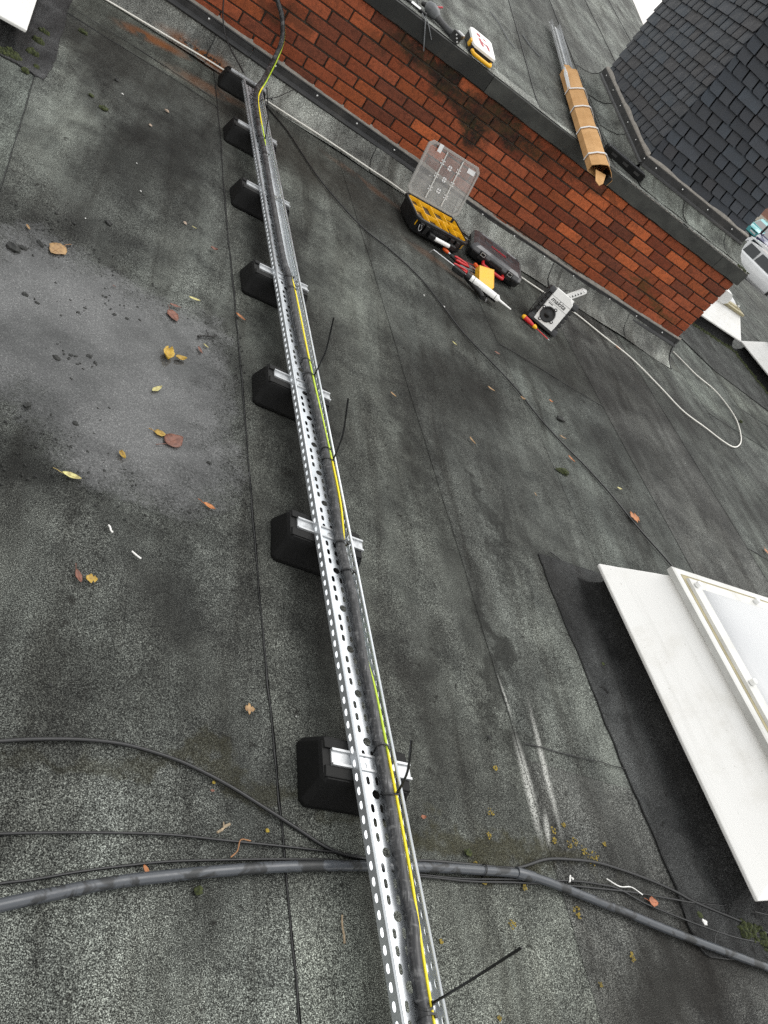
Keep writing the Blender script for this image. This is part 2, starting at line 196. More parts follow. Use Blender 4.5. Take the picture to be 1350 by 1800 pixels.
def ellipse(t, vec, c, ang, a, b, soft=.5):
    v = t.mapping(vec, (c[0], c[1], 0), (0, 0, ang), (a, b, 1), 'TEXTURE')
    n = t.node('ShaderNodeVectorMath', operation='MULTIPLY'); t.l(v, n.inputs[0]); n.inputs[1].default_value = (1, 1, 0)
    n2 = t.node('ShaderNodeVectorMath', operation='LENGTH'); t.l(n.outputs[0], n2.inputs[0])
    return t.mr(n2.outputs['Value'], 1., 1.-soft)

def felt_material(name, stains=True):
    t = NT(name); P = t.geo.outputs['Position']
    # granules: pale and dark mineral flecks
    g1 = t.noise(470, 2, .6, P); g2 = t.noise(250, 3, .7, P); g3 = t.noise(30, 3, .6, P)
    gran = t.ramp(g1, [(.35, (.006, .006, .0056)), (.45, (.036, .0365, .0350)), (.55, (.100, .102, .0975)), (.67, (.30, .304, .29))])
    gran = t.mix(.9, gran, t.ramp(g2, [(.36, (.36, .36, .36)), (.5, (.95, .95, .95)), (.64, (1.45, 1.45, 1.45))]), 'MULTIPLY')
    big = t.noise(1.3, 5, .62, P); mid = t.noise(5, 4, .65, P, .4)
    col = t.mix(1., gran, t.ramp(big, [(.34, (.5, .49, .49)), (.5, (.92, .92, .92)), (.66, (1.35, 1.36, 1.35))]), 'MULTIPLY')
    col = t.mix(1., col, t.ramp(mid, [(.3, (.55, .55, .56)), (.62, (1.15, 1.15, 1.15))]), 'MULTIPLY')
    # weathering drawn out along the run of the sheets, with scuffed pale granules and bald dark spots
    sv = t.mapping(P, (0, 0, 0), (0, 0, R_(-7.4)), (7.5, 1.1, 1)); strk = t.noise(1., 5, .62, sv, .5)
    col = t.mix(.85, col, t.ramp(strk, [(.32, (.42, .40, .38)), (.46, (.88, .87, .85)), (.56, (1.08, 1.08, 1.06)), (.7, (1.5, 1.5, 1.48))]), 'MULTIPLY')
    bald = t.noise(26, 5, .72, P, .3); col = t.mix(t.mr(bald, .60, .69, 0, .8), col, (.012, .011, .010, 1)); col = t.mix(t.mr(bald, .36, .28, 0, .3), col, (.17, .168, .155, 1))
    col = t.mix(1., col, t.ocol(), 'MULTIPLY')
    # distorted coordinates for stains
    dn = t.node('ShaderNodeTexNoise'); dn.inputs['Scale'].default_value = 3.2; dn.inputs['Detail'].default_value = 6; dn.inputs['Roughness'].default_value = .68
    t.l(P, dn.inputs['Vector'])
    sub = t.node('ShaderNodeVectorMath', operation='SUBTRACT'); t.l(dn.outputs['Color'], sub.inputs[0]); sub.inputs[1].default_value = (.5, .5, .5)
    def warp(k):
        sc = t.node('ShaderNodeVectorMath', operation='SCALE'); t.l(sub.outputs[0], sc.inputs[0]); sc.inputs['Scale'].default_value = k
        ad = t.node('ShaderNodeVectorMath', operation='ADD'); t.l(P, ad.inputs[0]); t.l(sc.outputs[0], ad.inputs[1]); return ad.outputs[0]
    W = warp(.55); W2 = warp(.12)
    rough = t.mr(big, .35, .7, .75, .92)
    if stains:
        speck = t.mr(g2, .35, .62, .55, 1.)
        # cleaner, paler mineral where the rain scours it
        for c, an, a, b, k in PALE:
            m = t.math('MULTIPLY', ellipse(t, W, c, an, a, b, .8), k)
            col = t.mix(m, col, t.mix(1., col, (1.7, 1.72, 1.69, 1), 'MULTIPLY'))
        # brown silt and soot where water has stood
        for c, an, a, b, col2, k in STAINS:
            m = t.math('MULTIPLY', ellipse(t, W, c, an, a, b, .75), t.math('MULTIPLY', speck, k*.86))
            col = t.mix(m, col, t.mix(.75, tuple(x*y for x, y in zip(col2, (1.03, .98, .93)))+(1,), gran, 'OVERLAY'))
        for c, an, a, b, k in RUST:
            m = t.math('MULTIPLY', ellipse(t, W2, c, an, a, b, .8), t.math('MULTIPLY', t.mr(mid, .34, .52), k))
            col = t.mix(m, col, t.mix(.45, lin('8f5528'), gran, 'OVERLAY'))
        for (p, q), wd, k in SCRAPES:
            c = ((p[0]+q[0])/2, (p[1]+q[1])/2); L = math.hypot(q[0]-p[0], q[1]-p[1])
            m = t.math('MULTIPLY', ellipse(t, warp(.035), c, math.atan2(q[1]-p[1], q[0]-p[0]), L*.55, wd, .9), t.math('MULTIPLY', t.mr(g2, .36, .58), k))
            col = t.mix(m, col, (.46, .46, .43, 1))
    t.l(col, t.b.inputs['Base Color']); t.l(rough, t.b.inputs['Roughness']); t.b.inputs['Specular IOR Level'].default_value = .12
    h = t.math('ADD', t.math('ADD', t.math('MULTIPLY', g1, .7), t.math('MULTIPLY', g3, .6)), t.math('MULTIPLY', strk, 2.2))
    t.bump(h, .55, .004)
    return t.m

S = D['stains']
STAINS = [((-2.62, -2.38), .5, .62, .34, (.016, .014, .012), .9), ((-3.3, -.75), -.12, 1.5, .50, (.036, .029, .023), .85), ((-4.3, -1.75), 1.3, .95, .34, (.013, .012, .0115), .92),
          ((-4.62, -.95), .3, .62, .42, (.022, .019, .017), .9), ((-4.42, -3.97), .4, .38, .17, (.010, .010, .010), .85), ((-1.9, -1.6), .15, 1.5, .42, (.022, .021, .020), .8),
          ((-3.62, -2.6), 1.72, 1.5, .24, (.017, .017, .0165), .8), ((-.7, -1.1), .12, 1.6, .45, (.026, .026, .025), .7), ((-2.98, -4.70), 0., .62, .055, (.075, .068, .022), .75),
          ((-2.3, -4.98), .35, .6, .16, (.022, .019, .016), .85), ((-2.80, -4.05), 1.6, .75, .07, (.016, .015, .014), .9), ((-3.8, -4.70), 0.05, .65, .045, (.06, .056, .025), .7), ((-3.5, -3.7), 1.66, .9, .17, (.02, .02, .02), .7),
          ((-2.98, -3.1), 1.68, 1.0, .13, (.02, .019, .018), .8), ((-1.3, -2.1), .5, .9, .35, (.018, .018, .018), .75), ((1.2, -.3), .4, 1.4, .4, (.02, .02, .02), .7), ((-3.1, -4.3), 1.5, .45, .10, (.028, .026, .024), .7), ((-2.68, -3.3), 1.7, .6, .05, (.018, .018, .017), .8),
          ((-3.95, -3.9), 1.6, 1.0, .12, (.02, .02, .02), .6), ((-4.15, -4.6), .2, .5, .2, (.026, .026, .025), .55), ((.6, -1.6), .6, 1.3, .2, (.018, .018, .018), .7)]
PALE = [((-4.72, -2.2), 1.5, .9, .22, .9), ((-4.80, -1.25), 1.62, .6, .09, 1.), ((-2.42, -3.9), 1.75, .75, .22, .75), ((-2.9, -5.0), .1, .8, .3, .6), ((-3.95, -5.15), .1, .9, .35, .65), ((-3.3, -4.1), 1.6, .8, .12, .45), ((-.85, -.42), .25, .7, .16, .8), ((-3.25, -2.2), 1.7, .9, .13, .35), ((-2.9, -1.5), .2, .8, .12, .35), ((-4.05, -4.45), 0., .6, .25, .45), ((.6, -.5), -.5, 1.3, .18, .6)]
RUST = [((-4.28, -.15), .02, .34, .095, 1.), ((-4.55, -.36), .45, .30, .11, .8), ((-3.1, -.45), -.2, .4, .08, .25), ((-4.2, -.55), .3, .35, .12, .28), ((-2.6, -1.0), -.2, .3, .08, .2)]
SCRAPES = [(D['scr'][0], .026, 1.), (D['scr'][1], .018, 1.), (D['scr'][2], .007, .8), (D['scr'][3], .016, .9)]

MAT = {}
MAT['felt'] = felt_material('mineral_felt')
MAT['felt_plain'] = felt_material('mineral_felt_clean', False)
def bitumen():
    t = NT('bitumen'); n = t.noise(60, 4, .7)
    t.l(t.ramp(n, [(.35, (.006, .006, .006)), (.7, (.022, .022, .022))]), t.b.inputs['Base Color']); t.b.inputs['Roughness'].default_value = .55
    t.bump(t.noise(140, 3), .5, .003); return t.m
MAT['bitumen'] = bitumen()

def brick_mat():
    t = NT('red_brick'); P = t.geo.outputs['Position']
    n1 = t.noise(45, 5, .7); n2 = t.noise(9, 4, .6); n3 = t.noise(320, 2, .6)
    c = t.mix(1., t.ocol(), t.ramp(n1, [(.3, (.62, .6, .58)), (.5, (1, 1, 1)), (.72, (1.28, 1.2, 1.12))]), 'MULTIPLY')
    c = t.mix(.8, c, t.ramp(n3, [(.36, (.45, .45, .45)), (.46, (1, 1, 1)), (.66, (1.2, 1.15, 1.1))]), 'MULTIPLY')
    c = t.mix(t.mr(n2, .5, .75, 0, .35), c, (.045, .02, .013, 1))
    # soot and algae run-off below the coping joint
    sub = t.mapping(P, (0, 0, 0), (R_(-90), 0, 0))   # x, z -> x, y
    w = t.node('ShaderNodeTexNoise'); w.inputs['Scale'].default_value = 7; w.inputs['Detail'].default_value = 6; w.inputs['Roughness'].default_value = .7; t.l(P, w.inputs['Vector'])
    sc = t.node('ShaderNodeVectorMath', operation='MULTIPLY_ADD'); t.l(w.outputs['Color'], sc.inputs[0]); sc.inputs[1].default_value = (.35, .35, .35); t.l(sub, sc.inputs[2])
    o = .175
    for cx, cz, a, b, an, k in ((-2.72, .66, .42, .12, -.22, .9), (-2.52, .53, .2, .12, -.5, .95), (-3.05, .73, .4, .08, 0, .9), (-3.95, .45, .3, .1, .1, .6), (-2.3, .69, .5, .12, -.1, .9), (-3.3, .66, .3, .06, 0, .5), (-1.6, .73, .6, .05, 0, .5)):
        m = ellipse(t, sc.outputs[0], (cx+o, cz*1.0+o), an, a, b, .6)
        c = t.mix(t.math('MULTIPLY', m, t.mr(n1, .3, .55, k*.5, k)), c, t.ramp(n2, [(.4, (.011, .008, .006)), (.65, (.03, .026, .009))]))
    for cx, cz, a, b in ((-.62, .36, .3, .05), (-.35, .3, .3, .04)):
        m = ellipse(t, sc.outputs[0], (cx+o, cz+o), -.1, a, b, .8)
        c = t.mix(t.math('MULTIPLY', m, .55), c, (.035, .04, .008, 1))
    t.l(c, t.b.inputs['Base Color']); t.b.inputs['Roughness'].default_value = .82; t.b.inputs['Specular IOR Level'].default_value = .3
    t.bump(t.math('ADD', n1, t.math('MULTIPLY', n3, .5)), .5, .003); return t.m
MAT['brick'] = brick_mat()
MAT['mortar'] = simple('mortar', (.050, .041, .032), .9, var=.5, scale=24, bump=.5)
def slate_mat():
    t = NT('slate'); n1 = t.noise(26, 5, .65, t.tc.outputs['Object'], .6); n2 = t.noise(140, 3, .6, t.tc.outputs['Object'])
    c = t.mix(1., t.ocol(), t.ramp(n1, [(.3, (.7, .7, .72)), (.55, (1, 1, 1)), (.75, (1.4, 1.38, 1.35))]), 'MULTIPLY')
    c = t.mix(.5, c, t.ramp(n2, [(.4, (.8, .8, .8)), (.65, (1.2, 1.2, 1.2))]), 'MULTIPLY')
    t.l(c, t.b.inputs['Base Color']); t.l(t.mr(n1, .3, .7, .5, .7), t.b.inputs['Roughness']); t.b.inputs['Specular IOR Level'].default_value = .35; t.bump(n1, .25, .004); return t.m
MAT['slate'] = slate_mat()
def galv():
    t = NT('galvanised_steel'); P = t.tc.outputs['Object']
    v = t.node('ShaderNodeTexVoronoi'); v.inputs['Scale'].default_value = 110; t.l(P, v.inputs['Vector'])
    n = t.noise(14, 4, .6, P)
    c = t.mix(.12, t.ramp(n, [(.3, (.48, .505, .53)), (.7, (.61, .635, .66))]), t.ramp(v.outputs['Distance'], [(0, (.58, .6, .63)), (1, (.78, .8, .82))]))
    t.l(c, t.b.inputs['Base Color']); t.b.inputs['Metallic'].default_value = .72; t.l(t.mr(n, .3, .7, .30, .42), t.b.inputs['Roughness']); return t.m
MAT['galv'] = galv()
MAT['galv_bright'] = simple('bright_zinc', (.44, .45, .46), .42, metal=.6, var=.25, scale=60, dirt=.35)
def rubber():
    t = NT('recycled_rubber'); n = t.noise(420, 2, .6, t.tc.outputs['Object']); n2 = t.noise(12, 4, .6, t.tc.outputs['Object'])
    nz = t.node('ShaderNodeSeparateXYZ'); t.l(t.geo.outputs['Normal'], nz.inputs[0]); n3 = t.noise(45, 5, .7, t.tc.outputs['Object'])
    c = t.ramp(n, [(.35, (.0012, .0012, .0012)), (.6, (.0035, .0035, .0036)), (.75, (.010, .010, .010))]); c = t.mix(t.math('MULTIPLY', t.mr(nz.outputs[2], .75, .97), t.mr(n2, .35, .65, .15, .7)), c, (.022, .0215, .0205, 1)); c = t.mix(t.mr(n3, .66, .74, 0, .5), c, (.06, .058, .054, 1))
    t.l(c, t.b.inputs['Base Color'])
    t.l(t.mr(n2, .3, .7, .55, .75), t.b.inputs['Roughness']); t.b.inputs['Specular IOR Level'].default_value = .2; t.bump(n, .5, .0015); return t.m
MAT['rubber'] = rubber()
def cable_mat(name, base, scuff, rough):
    t = NT(name); P = t.geo.outputs['Position']
    n = t.noise(38, 5, .75, P); s2 = t.mapping(P, (0, 0, 0), (0, 0, R_(-7.75)), (260, 22, 30)); nn = t.noise(1., 3, .6, s2)
    c = t.mix(t.math('MAXIMUM', t.math('MULTIPLY', t.mr(n, .42, .68), t.mr(nn, .4, .66)), t.mr(t.noise(1., 2, .5, t.mapping(P, (0, 0, 0), (0, 0, R_(-7.75)), (30, 75, 30))), .6, .72, 0, .55)), (*base, 1), (*scuff, 1))
    t.l(c, t.b.inputs['Base Color']); t.l(t.mr(n, .3, .7, rough-.1, rough+.12), t.b.inputs['Roughness']); t.bump(nn, .12, .001); return t.m
MAT['swa'] = cable_mat('black_sheath', (.016, .016, .0175), (.15, .148, .148), .44)
MAT['pvc_black'] = simple('black_pvc', (.007, .007, .0075), .4, var=.4, scale=40)
MAT['plastic_black'] = simple('black_plastic', (.005, .005, .0055), .42, var=.3, scale=25, dirt=.15)
MAT['plastic_grey'] = simple('dark_grey_plastic', (.038, .039, .042), .5, var=.25, scale=20, dirt=.3)
def pipe_mat():
    t = NT('grey_black_duct'); P = t.geo.outputs['Position']; n = t.noise(16, 4, .6, P, .8); n2 = t.noise(55, 3, .6, P)
    c = t.mix(t.mr(n, .52, .6), (.055, .06, .068, 1), (.018, .019, .02, 1)); c = t.mix(t.mr(n2, .74, .78, 0, .8), c, (.5, .48, .42, 1))
    t.l(c, t.b.inputs['Base Color']); t.l(t.mr(n, .4, .65, .22, .5), t.b.inputs['Roughness']); return t.m
MAT['pipe'] = pipe_mat()
def gy_mat():
    t = NT('green_yellow_sheath')
    uv = t.mapping(t.geo.outputs['Position'], (0, 0, 0), (0, 0, R_(-7.75)), (1, 1, 1)); w = t.node('ShaderNodeTexWave', wave_type='BANDS', bands_direction='Y')
    w.inputs['Scale'].default_value = .30; w.inputs['Distortion'].default_value = 2.0; w.inputs['Phase Offset'].default_value = 1.2; t.l(uv, w.inputs['Vector'])
    t.l(t.ramp(w.outputs['Fac'], [(.5, lin('e8d41c')), (.62, lin('b4cc34'))]), t.b.inputs['Base Color']); t.b.inputs['Roughness'].default_value = .4; return t.m
MAT['earth'] = gy_mat()
MAT['white_cable'] = simple('cream_cable_sheath', (.74, .72, .66), .42, var=.08, scale=8, dirt=.15)
MAT['upvc'] = simple('white_pvc', (.80, .80, .785), .4, var=.08, scale=7, dirt=.22)
def kerb_mat():
    t = NT('weathered_white_kerb'); P = t.tc.outputs['Object']
    s1 = t.noise(1., 4, .6, t.mapping(P, (0, 0, 0), (0, 0, 0), (1.3, 34, 20))); s2 = t.noise(1., 3, .6, t.mapping(P, (0, 0, 0), (0, 0, 0), (26, 2.2, 3))); n = t.noise(55, 4, .7, P); n2 = t.noise(5, 5, .65, P)
    c = t.mix(t.mr(s1, .52, .74, 0, .26), (.80, .79, .77, 1), (.52, .51, .48, 1)); c = t.mix(t.mr(s2, .60, .78, 0, .10), c, (.52, .50, .46, 1))
    c = t.mix(t.mr(n2, .5, .72, 0, .3), c, (.55, .52, .46, 1)); c = t.mix(t.mr(n, .66, .73, 0, .6), c, (.25, .23, .19, 1))
    t.l(c, t.b.inputs['Base Color']); t.l(t.mr(n2, .3, .7, .35, .6), t.b.inputs['Roughness']); return t.m
MAT['kerb'] = kerb_mat()
MAT['upvc_old'] = simple('weathered_white_pvc', (.56, .555, .53), .45, var=.12, scale=9, dirt=.4)
MAT['yellowed'] = simple('yellowed_seal', (.30, .26, .15), .6, var=.2, scale=14)
def opal():
    t = NT('opal_polycarbonate'); n = t.noise(5, 4, .5)
    t.l(t.ramp(n, [(.35, (.42, .425, .435)), (.7, (.45, .455, .462))]), t.b.inputs['Base Color']); t.b.inputs['Roughness'].default_value = .45
    t.b.inputs['Coat Weight'].default_value = .12; t.b.inputs['Coat Roughness'].default_value = .06; return t.m
MAT['opal'] = opal()
MAT['sealant'] = simple('grey_sealant', (.25, .23, .205), .75, var=.25, scale=22, bump=.2)
MAT['bar'] = simple('anodised_bar', (.03, .03, .031), .5, metal=.3, var=.35, scale=12, dirt=.25)
MAT['coping'] = simple('black_edge_trim', (.010, .0105, .0095), .6, var=.45, scale=7, dirt=.2, bump=.2)
MAT['coping_felt'] = simple('bitumen_edge', (.040, .041, .037), .75, var=.5, scale=9, bump=.5)
MAT['screw'] = simple('screw_head', (.75, .75, .74), .35, metal=.6, var=.1)
MAT['yellow'] = simple('yellow_plastic', lin('e6ac14')[:3], .42, var=.08, scale=12)
MAT['red'] = simple('red_plastic', lin('b81f22')[:3], .4, var=.1, scale=20)
MAT['red_paint'] = simple('faded_red_print', lin('9c2430')[:3], .5, var=.3, scale=60)
MAT['orange'] = simple('orange_plastic', lin('d9571c')[:3], .4, var=.1, scale=20)
MAT['white'] = simple('white_plastic', (.80, .79, .77), .4, var=.05, scale=8, dirt=.12)
MAT['label'] = simple('paper_label', (.62, .62, .62), .6, var=.05)
MAT['steel'] = simple('tool_steel', (.45, .45, .46), .3, metal=.9, var=.2, scale=40)
MAT['greymetal'] = simple('grey_tool_body', (.11, .115, .12), .45, var=.2, scale=30)
MAT['black_print'] = simple('black_print', (.008, .008, .008), .5, var=.1)
def clear():
    t = NT('scratched_clear_plastic'); t.n.nodes.remove(t.b)
    tr = t.node('ShaderNodeBsdfTransparent'); tr.inputs[0].default_value = (.86, .85, .84, 1)
    df = t.node('ShaderNodeBsdfDiffuse'); df.inputs[0].default_value = (.45, .43, .41, 1)
    gl = t.node('ShaderNodeBsdfGlossy'); gl.inputs['Roughness'].default_value = .18
    n = t.noise(11, 5, .65, t.tc.outputs['Object'])
    m1 = t.node('ShaderNodeMixShader'); t.l(t.mr(n, .35, .72, .06, .24), m1.inputs[0]); t.l(tr.outputs[0], m1.inputs[1]); t.l(df.outputs[0], m1.inputs[2])
    m2 = t.node('ShaderNodeMixShader'); fr = t.node('ShaderNodeFresnel'); fr.inputs[0].default_value = 1.5
    t.l(fr.outputs[0], m2.inputs[0]); t.l(m1.outputs[0], m2.inputs[1]); t.l(gl.outputs[0], m2.inputs[2]); t.l(m2.outputs[0], t.out.inputs[0]); return t.m
MAT['clear'] = clear()
def clear_rim():
    t = NT('clear_plastic_rim'); t.n.nodes.remove(t.b)
    tr = t.node('ShaderNodeBsdfTransparent'); tr.inputs[0].default_value = (.9, .9, .9, 1); df = t.node('ShaderNodeBsdfDiffuse'); df.inputs[0].default_value = (.42, .41, .39, 1)
    m1 = t.node('ShaderNodeMixShader'); m1.inputs[0].default_value = .5; t.l(tr.outputs[0], m1.inputs[1]); t.l(df.outputs[0], m1.inputs[2]); t.l(m1.outputs[0], t.out.inputs[0]); return t.m
MAT['clear_rim'] = clear_rim()
def smoked():
    t = NT('smoked_lid'); n = t.noise(9, 4, .6, t.tc.outputs['Object']); t.l(t.ramp(n, [(.35, (.04, .041, .045)), (.7, (.095, .095, .10))]), t.b.inputs['Base Color'])
    t.b.inputs['Roughness'].default_value = .32; t.b.inputs['Coat Weight'].default_value = .3; return t.m
MAT['smoked'] = smoked()
def cardboard():
    t = NT('cardboard'); s = t.mapping(t.tc.outputs['Object'], (0, 0, 0), (0, 0, 0), (2, 60, 60)); n = t.noise(4, 4, .6, s); n2 = t.noise(7, 4, .6, t.tc.outputs['Object'])
    c = t.mix(.6, t.ramp(n2, [(.3, lin('ae8454')[:3]), (.7, lin('c69c6c')[:3])]), t.ramp(n, [(.4, (.9, .9, .9)), (.6, (1.05, 1.05, 1.05))]), 'MULTIPLY')
    t.l(c, t.b.inputs['Base Color']); t.b.inputs['Roughness'].default_value = .8; t.b.inputs['Specular IOR Level'].default_value = .2; return t.m
MAT['card'] = cardboard()
def leaf_mat():
    t = NT('fallen_leaf'); n = t.noise(170, 4, .65); n2 = t.noise(60, 3, .6)
    c = t.mix(1., t.ocol(), t.ramp(n2, [(.35, (.62, .55, .5)), (.6, (1.1, 1.08, 1.05))]), 'MULTIPLY'); c = t.mix(t.mr(n, .62, .72, 0, .7), c, (.06, .03, .018, 1))
    t.l(c, t.b.inputs['Base Color']); t.b.inputs['Roughness'].default_value = .5; return t.m
MAT['leaf'] = leaf_mat()
def moss_mat():
    t = NT('moss'); n = t.noise(120, 3, .6); t.l(t.ramp(n, [(.35, (.012, .016, .006)), (.6, (.045, .055, .014)), (.75, (.10, .12, .03))]), t.b.inputs['Base Color']); t.b.inputs['Roughness'].default_value = .95; t.bump(n, .8, .006); return t.m
MAT['moss'] = moss_mat()
MAT['moss_dark'] = simple('wet_dark_moss', (.007, .0075, .006), .6, var=.5, scale=80, bump=.6)
MAT['lichen'] = simple('yellow_lichen', (.20, .145, .02), .9, var=.5, scale=60)
MAT['pebble'] = simple('grit', (.34, .26, .2), .8, var=.4, scale=40)
MAT['chalk'] = simple('white_scrap', (.72, .71, .68), .6, var=.1)
MAT['twig'] = simple('dry_twig', (.30, .23, .15), .8, var=.3, scale=90)
MAT['twig_dark'] = simple('dark_twig', (.012, .011, .010), .7, var=.3, scale=90)
MAT['needle'] = simple('pine_needle', (.28, .13, .05), .6, var=.2)
def puddle_mat():
    t = NT('shallow_water'); t.n.nodes.remove(t.b); P = t.geo.outputs['Position']
    tr = t.node('ShaderNodeBsdfTransparent'); tr.inputs[0].default_value = (.72, .72, .74, 1); gl = t.node('ShaderNodeBsdfGlossy'); gl.inputs['Roughness'].default_value = .10; gl.inputs['Color'].default_value = (1, 1, 1, 1)
    fr = t.node('ShaderNodeFresnel'); fr.inputs[0].default_value = 1.34
    bp = t.node('ShaderNodeBump'); bp.inputs['Strength'].default_value = .12; bp.inputs['Distance'].default_value = .002; t.l(t.noise(45, 2, .5, P), bp.inputs['Height']); t.l(bp.outputs[0], fr.inputs['Normal']); t.l(bp.outputs[0], gl.inputs['Normal'])
    m = t.node('ShaderNodeMixShader'); mk = t.node('ShaderNodeMixShader'); silt_sheen = t.node('ShaderNodeBsdfDiffuse')
    t.l(t.ramp(t.noise(240, 2, .6, P), [(.35, (.085, .085, .085)), (.6, (.155, .155, .154)), (.72, (.32, .32, .31))]), silt_sheen.inputs[0]); t.l(t.mr(t.noise(2.6, 4, .6, P), .3, .65, .2, .75), mk.inputs[0]); t.l(tr.outputs[0], mk.inputs[1]); t.l(silt_sheen.outputs[0], mk.inputs[2])  # pale diffuse bottom: silt, with the water's sky reflection painted into its grey
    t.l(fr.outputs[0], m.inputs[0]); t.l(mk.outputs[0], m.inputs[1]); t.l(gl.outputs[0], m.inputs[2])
    # the film breaks up over the coarse granules and towards its rim (vertex attribute 'depth')
    at = t.node('ShaderNodeAttribute', attribute_name='depth'); dp = at.outputs['Fac']
    e = t.math('ADD', t.math('MULTIPLY', dp, .55), t.math('ADD', t.math('MULTIPLY', t.noise(150, 3, .6, P), .55), t.math('MULTIPLY', t.noise(7, 5, .65, P), .7)))
    cov = t.mr(e, .50, .92)
    m2 = t.node('ShaderNodeMixShader'); clear_ = t.node('ShaderNodeBsdfTransparent'); t.l(cov, m2.inputs[0]); t.l(clear_.outputs[0], m2.inputs[1]); t.l(m.outputs[0], m2.inputs[2]); t.l(m2.outputs[0], t.out.inputs[0]); return t.m
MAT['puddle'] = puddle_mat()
MAT['asphalt'] = simple('car_park_asphalt', (.04, .041, .042), .85, var=.3, scale=1.5)
def carpaint(name, c, rough=.25):
    t = NT(name); t.b.inputs['Base Color'].default_value = (*c, 1); t.b.inputs['Roughness'].default_value = rough; t.b.inputs['Coat Weight'].default_value = .6; t.b.inputs['Coat Roughness'].default_value = .05
    n = t.noise(3, 3, .5, t.tc.outputs['Object']); t.l(t.ramp(n, [(.3, tuple(x*.93 for x in c)), (.7, c)]), t.b.inputs['Base Color']); return t.m
MAT['glass_dark'] = simple('car_glass', (.03, .035, .04), .06, var=.1, scale=2)
MAT['tyre'] = simple('tyre', (.015, .015, .015), .8, var=.2)
MAT['alloy'] = simple('alloy_wheel', (.5, .5, .52), .35, metal=.7, var=.1)
MAT['lamp_red'] = simple('tail_lamp', (.45, .02, .03), .25, var=.1)
MAT['lamp_clear'] = simple('head_lamp', (.7, .72, .75), .15, var=.1)
def far_brick():
    t = NT('far_brickwork'); b = t.node('ShaderNodeTexBrick'); s = t.mapping(t.tc.outputs['Object'], (0, 0, 0), (R_(-90), 0, 0)); t.l(s, b.inputs['Vector'])
    b.inputs['Color1'].default_value = (.25, .09, .06, 1); b.inputs['Color2'].default_value = (.33, .13, .08, 1); b.inputs['Mortar'].default_value = (.3, .26, .22, 1)
    b.inputs['Scale'].default_value = 1.; b.inputs['Brick Width'].default_value = .225; b.inputs['Row Height'].default_value = .075; b.inputs['Mortar Size'].default_value = .01
    t.l(b.outputs['Color'], t.b.inputs['Base Color']); t.b.inputs['Roughness'].default_value = .9; return t.m
MAT['far_brick'] = far_brick()
MAT['stone'] = simple('pale_stone_trim', (.55, .5, .42), .8, var=.1)
MAT['bark'] = simple('bark', (.06, .05, .04), .9, var=.4, scale=6)
MAT['foliage'] = simple('foliage', (.045, .06, .02), .7, var=.5, scale=3)

# ------------------------------------------------------------ ground far below and the lower flat roof
def structure(o): o['kind'] = 'structure'; return o
m = MB(); m.add([(-600, -600, -3.0), (900, -600, -3.0), (900, 900, -3.0), (-600, 900, -3.0)], [(0, 1, 2, 3)])
structure(m.build('ground', MAT['asphalt']))
# painted bays
m = MB()
for i in range(9):
    M = T(26+i*2.5, 33+i*2.0, -2.992) @ Rz(R_(-38)); m.box((0, 0, 0), (.1, 5, .008), M)
pk = structure(m.build('bay_markings', MAT['upvc_old']))

roof = MB()
X0, X1, Y0, Y1 = -9.0, 7.2, -8.0, 6.7
roof.prism([(X0, Y0), (X1, Y0), (X1, Y1), (0.1, Y1), (0.1, .05), (X0, .05)], -.35, -.004)
roof = structure(roof.build('roof', MAT['felt_plain']))
roof.color = (.8, .82, .8, 1)

SL = -.1292   # lap lines lean with the tray: dx per dy
def lapx(x0, y): return x0 + SL*(y+2.5)
def wob(x, y, k): return .003*math.sin(3*y+k*2.1) + .001*math.sin(23*y+k) + .0012*math.sin(61*y+3*k)
TONES = [(.95, 1.0, .97), (.86, .89, .86), (1.05, 1.12, 1.07), (.92, .95, .9), (1.12, 1.18, 1.1), (.85, .85, .84), (.95, 1., .97)]
laps = [-8.3, -7.42, -6.54, -5.66, -4.785, -3.885, -3.01, -2.12, -1.25, -.37, .5, 1.37, 2.25, 3.12, 4.0, 4.9, 5.8, 6.7]
def sheet(pts_l, pts_r, tone, zl=.0055, zr=.0005, name='felt_sheet', edge=True):
    """one felt sheet: raised left edge lapped over its neighbour, right edge tucked under"""
    n = len(pts_l); V = []; F = []
    for (a, b) in zip(pts_l, pts_r):
        for i in range(9):
            f = i/8; x = a[0]+(b[0]-a[0])*f; y = a[1]+(b[1]-a[1])*f
            z = zl+(zr-zl)*min(1, max(0, (f-.02)*1.06)) + .0012*math.sin(x*5.3+y*2.1)*math.sin(y*3.7)
            V.append((x, y, z))
        V.append((a[0]-.001, a[1], -.003))
    for j in range(n-1):
        for i in range(8): F.append((j*10+i, j*10+i+1, (j+1)*10+i+1, (j+1)*10+i))
    mb = MB(); mb.add(V, F, 0, True); mb.add(V, [(j*10+9, j*10, (j+1)*10, (j+1)*10+9) for j in range(n-1)], 1 if edge else 0)
    o = mb.build(name, [MAT['felt'], MAT['bitumen']], roof); o.color = (*tone, 1); return o
def yrange(a, b, st=.12):
    n = max(2, int(abs(b-a)/st)+1); return [a+(b-a)*i/(n-1) for i in range(n)]
seam_lines = []; seam_w = {}
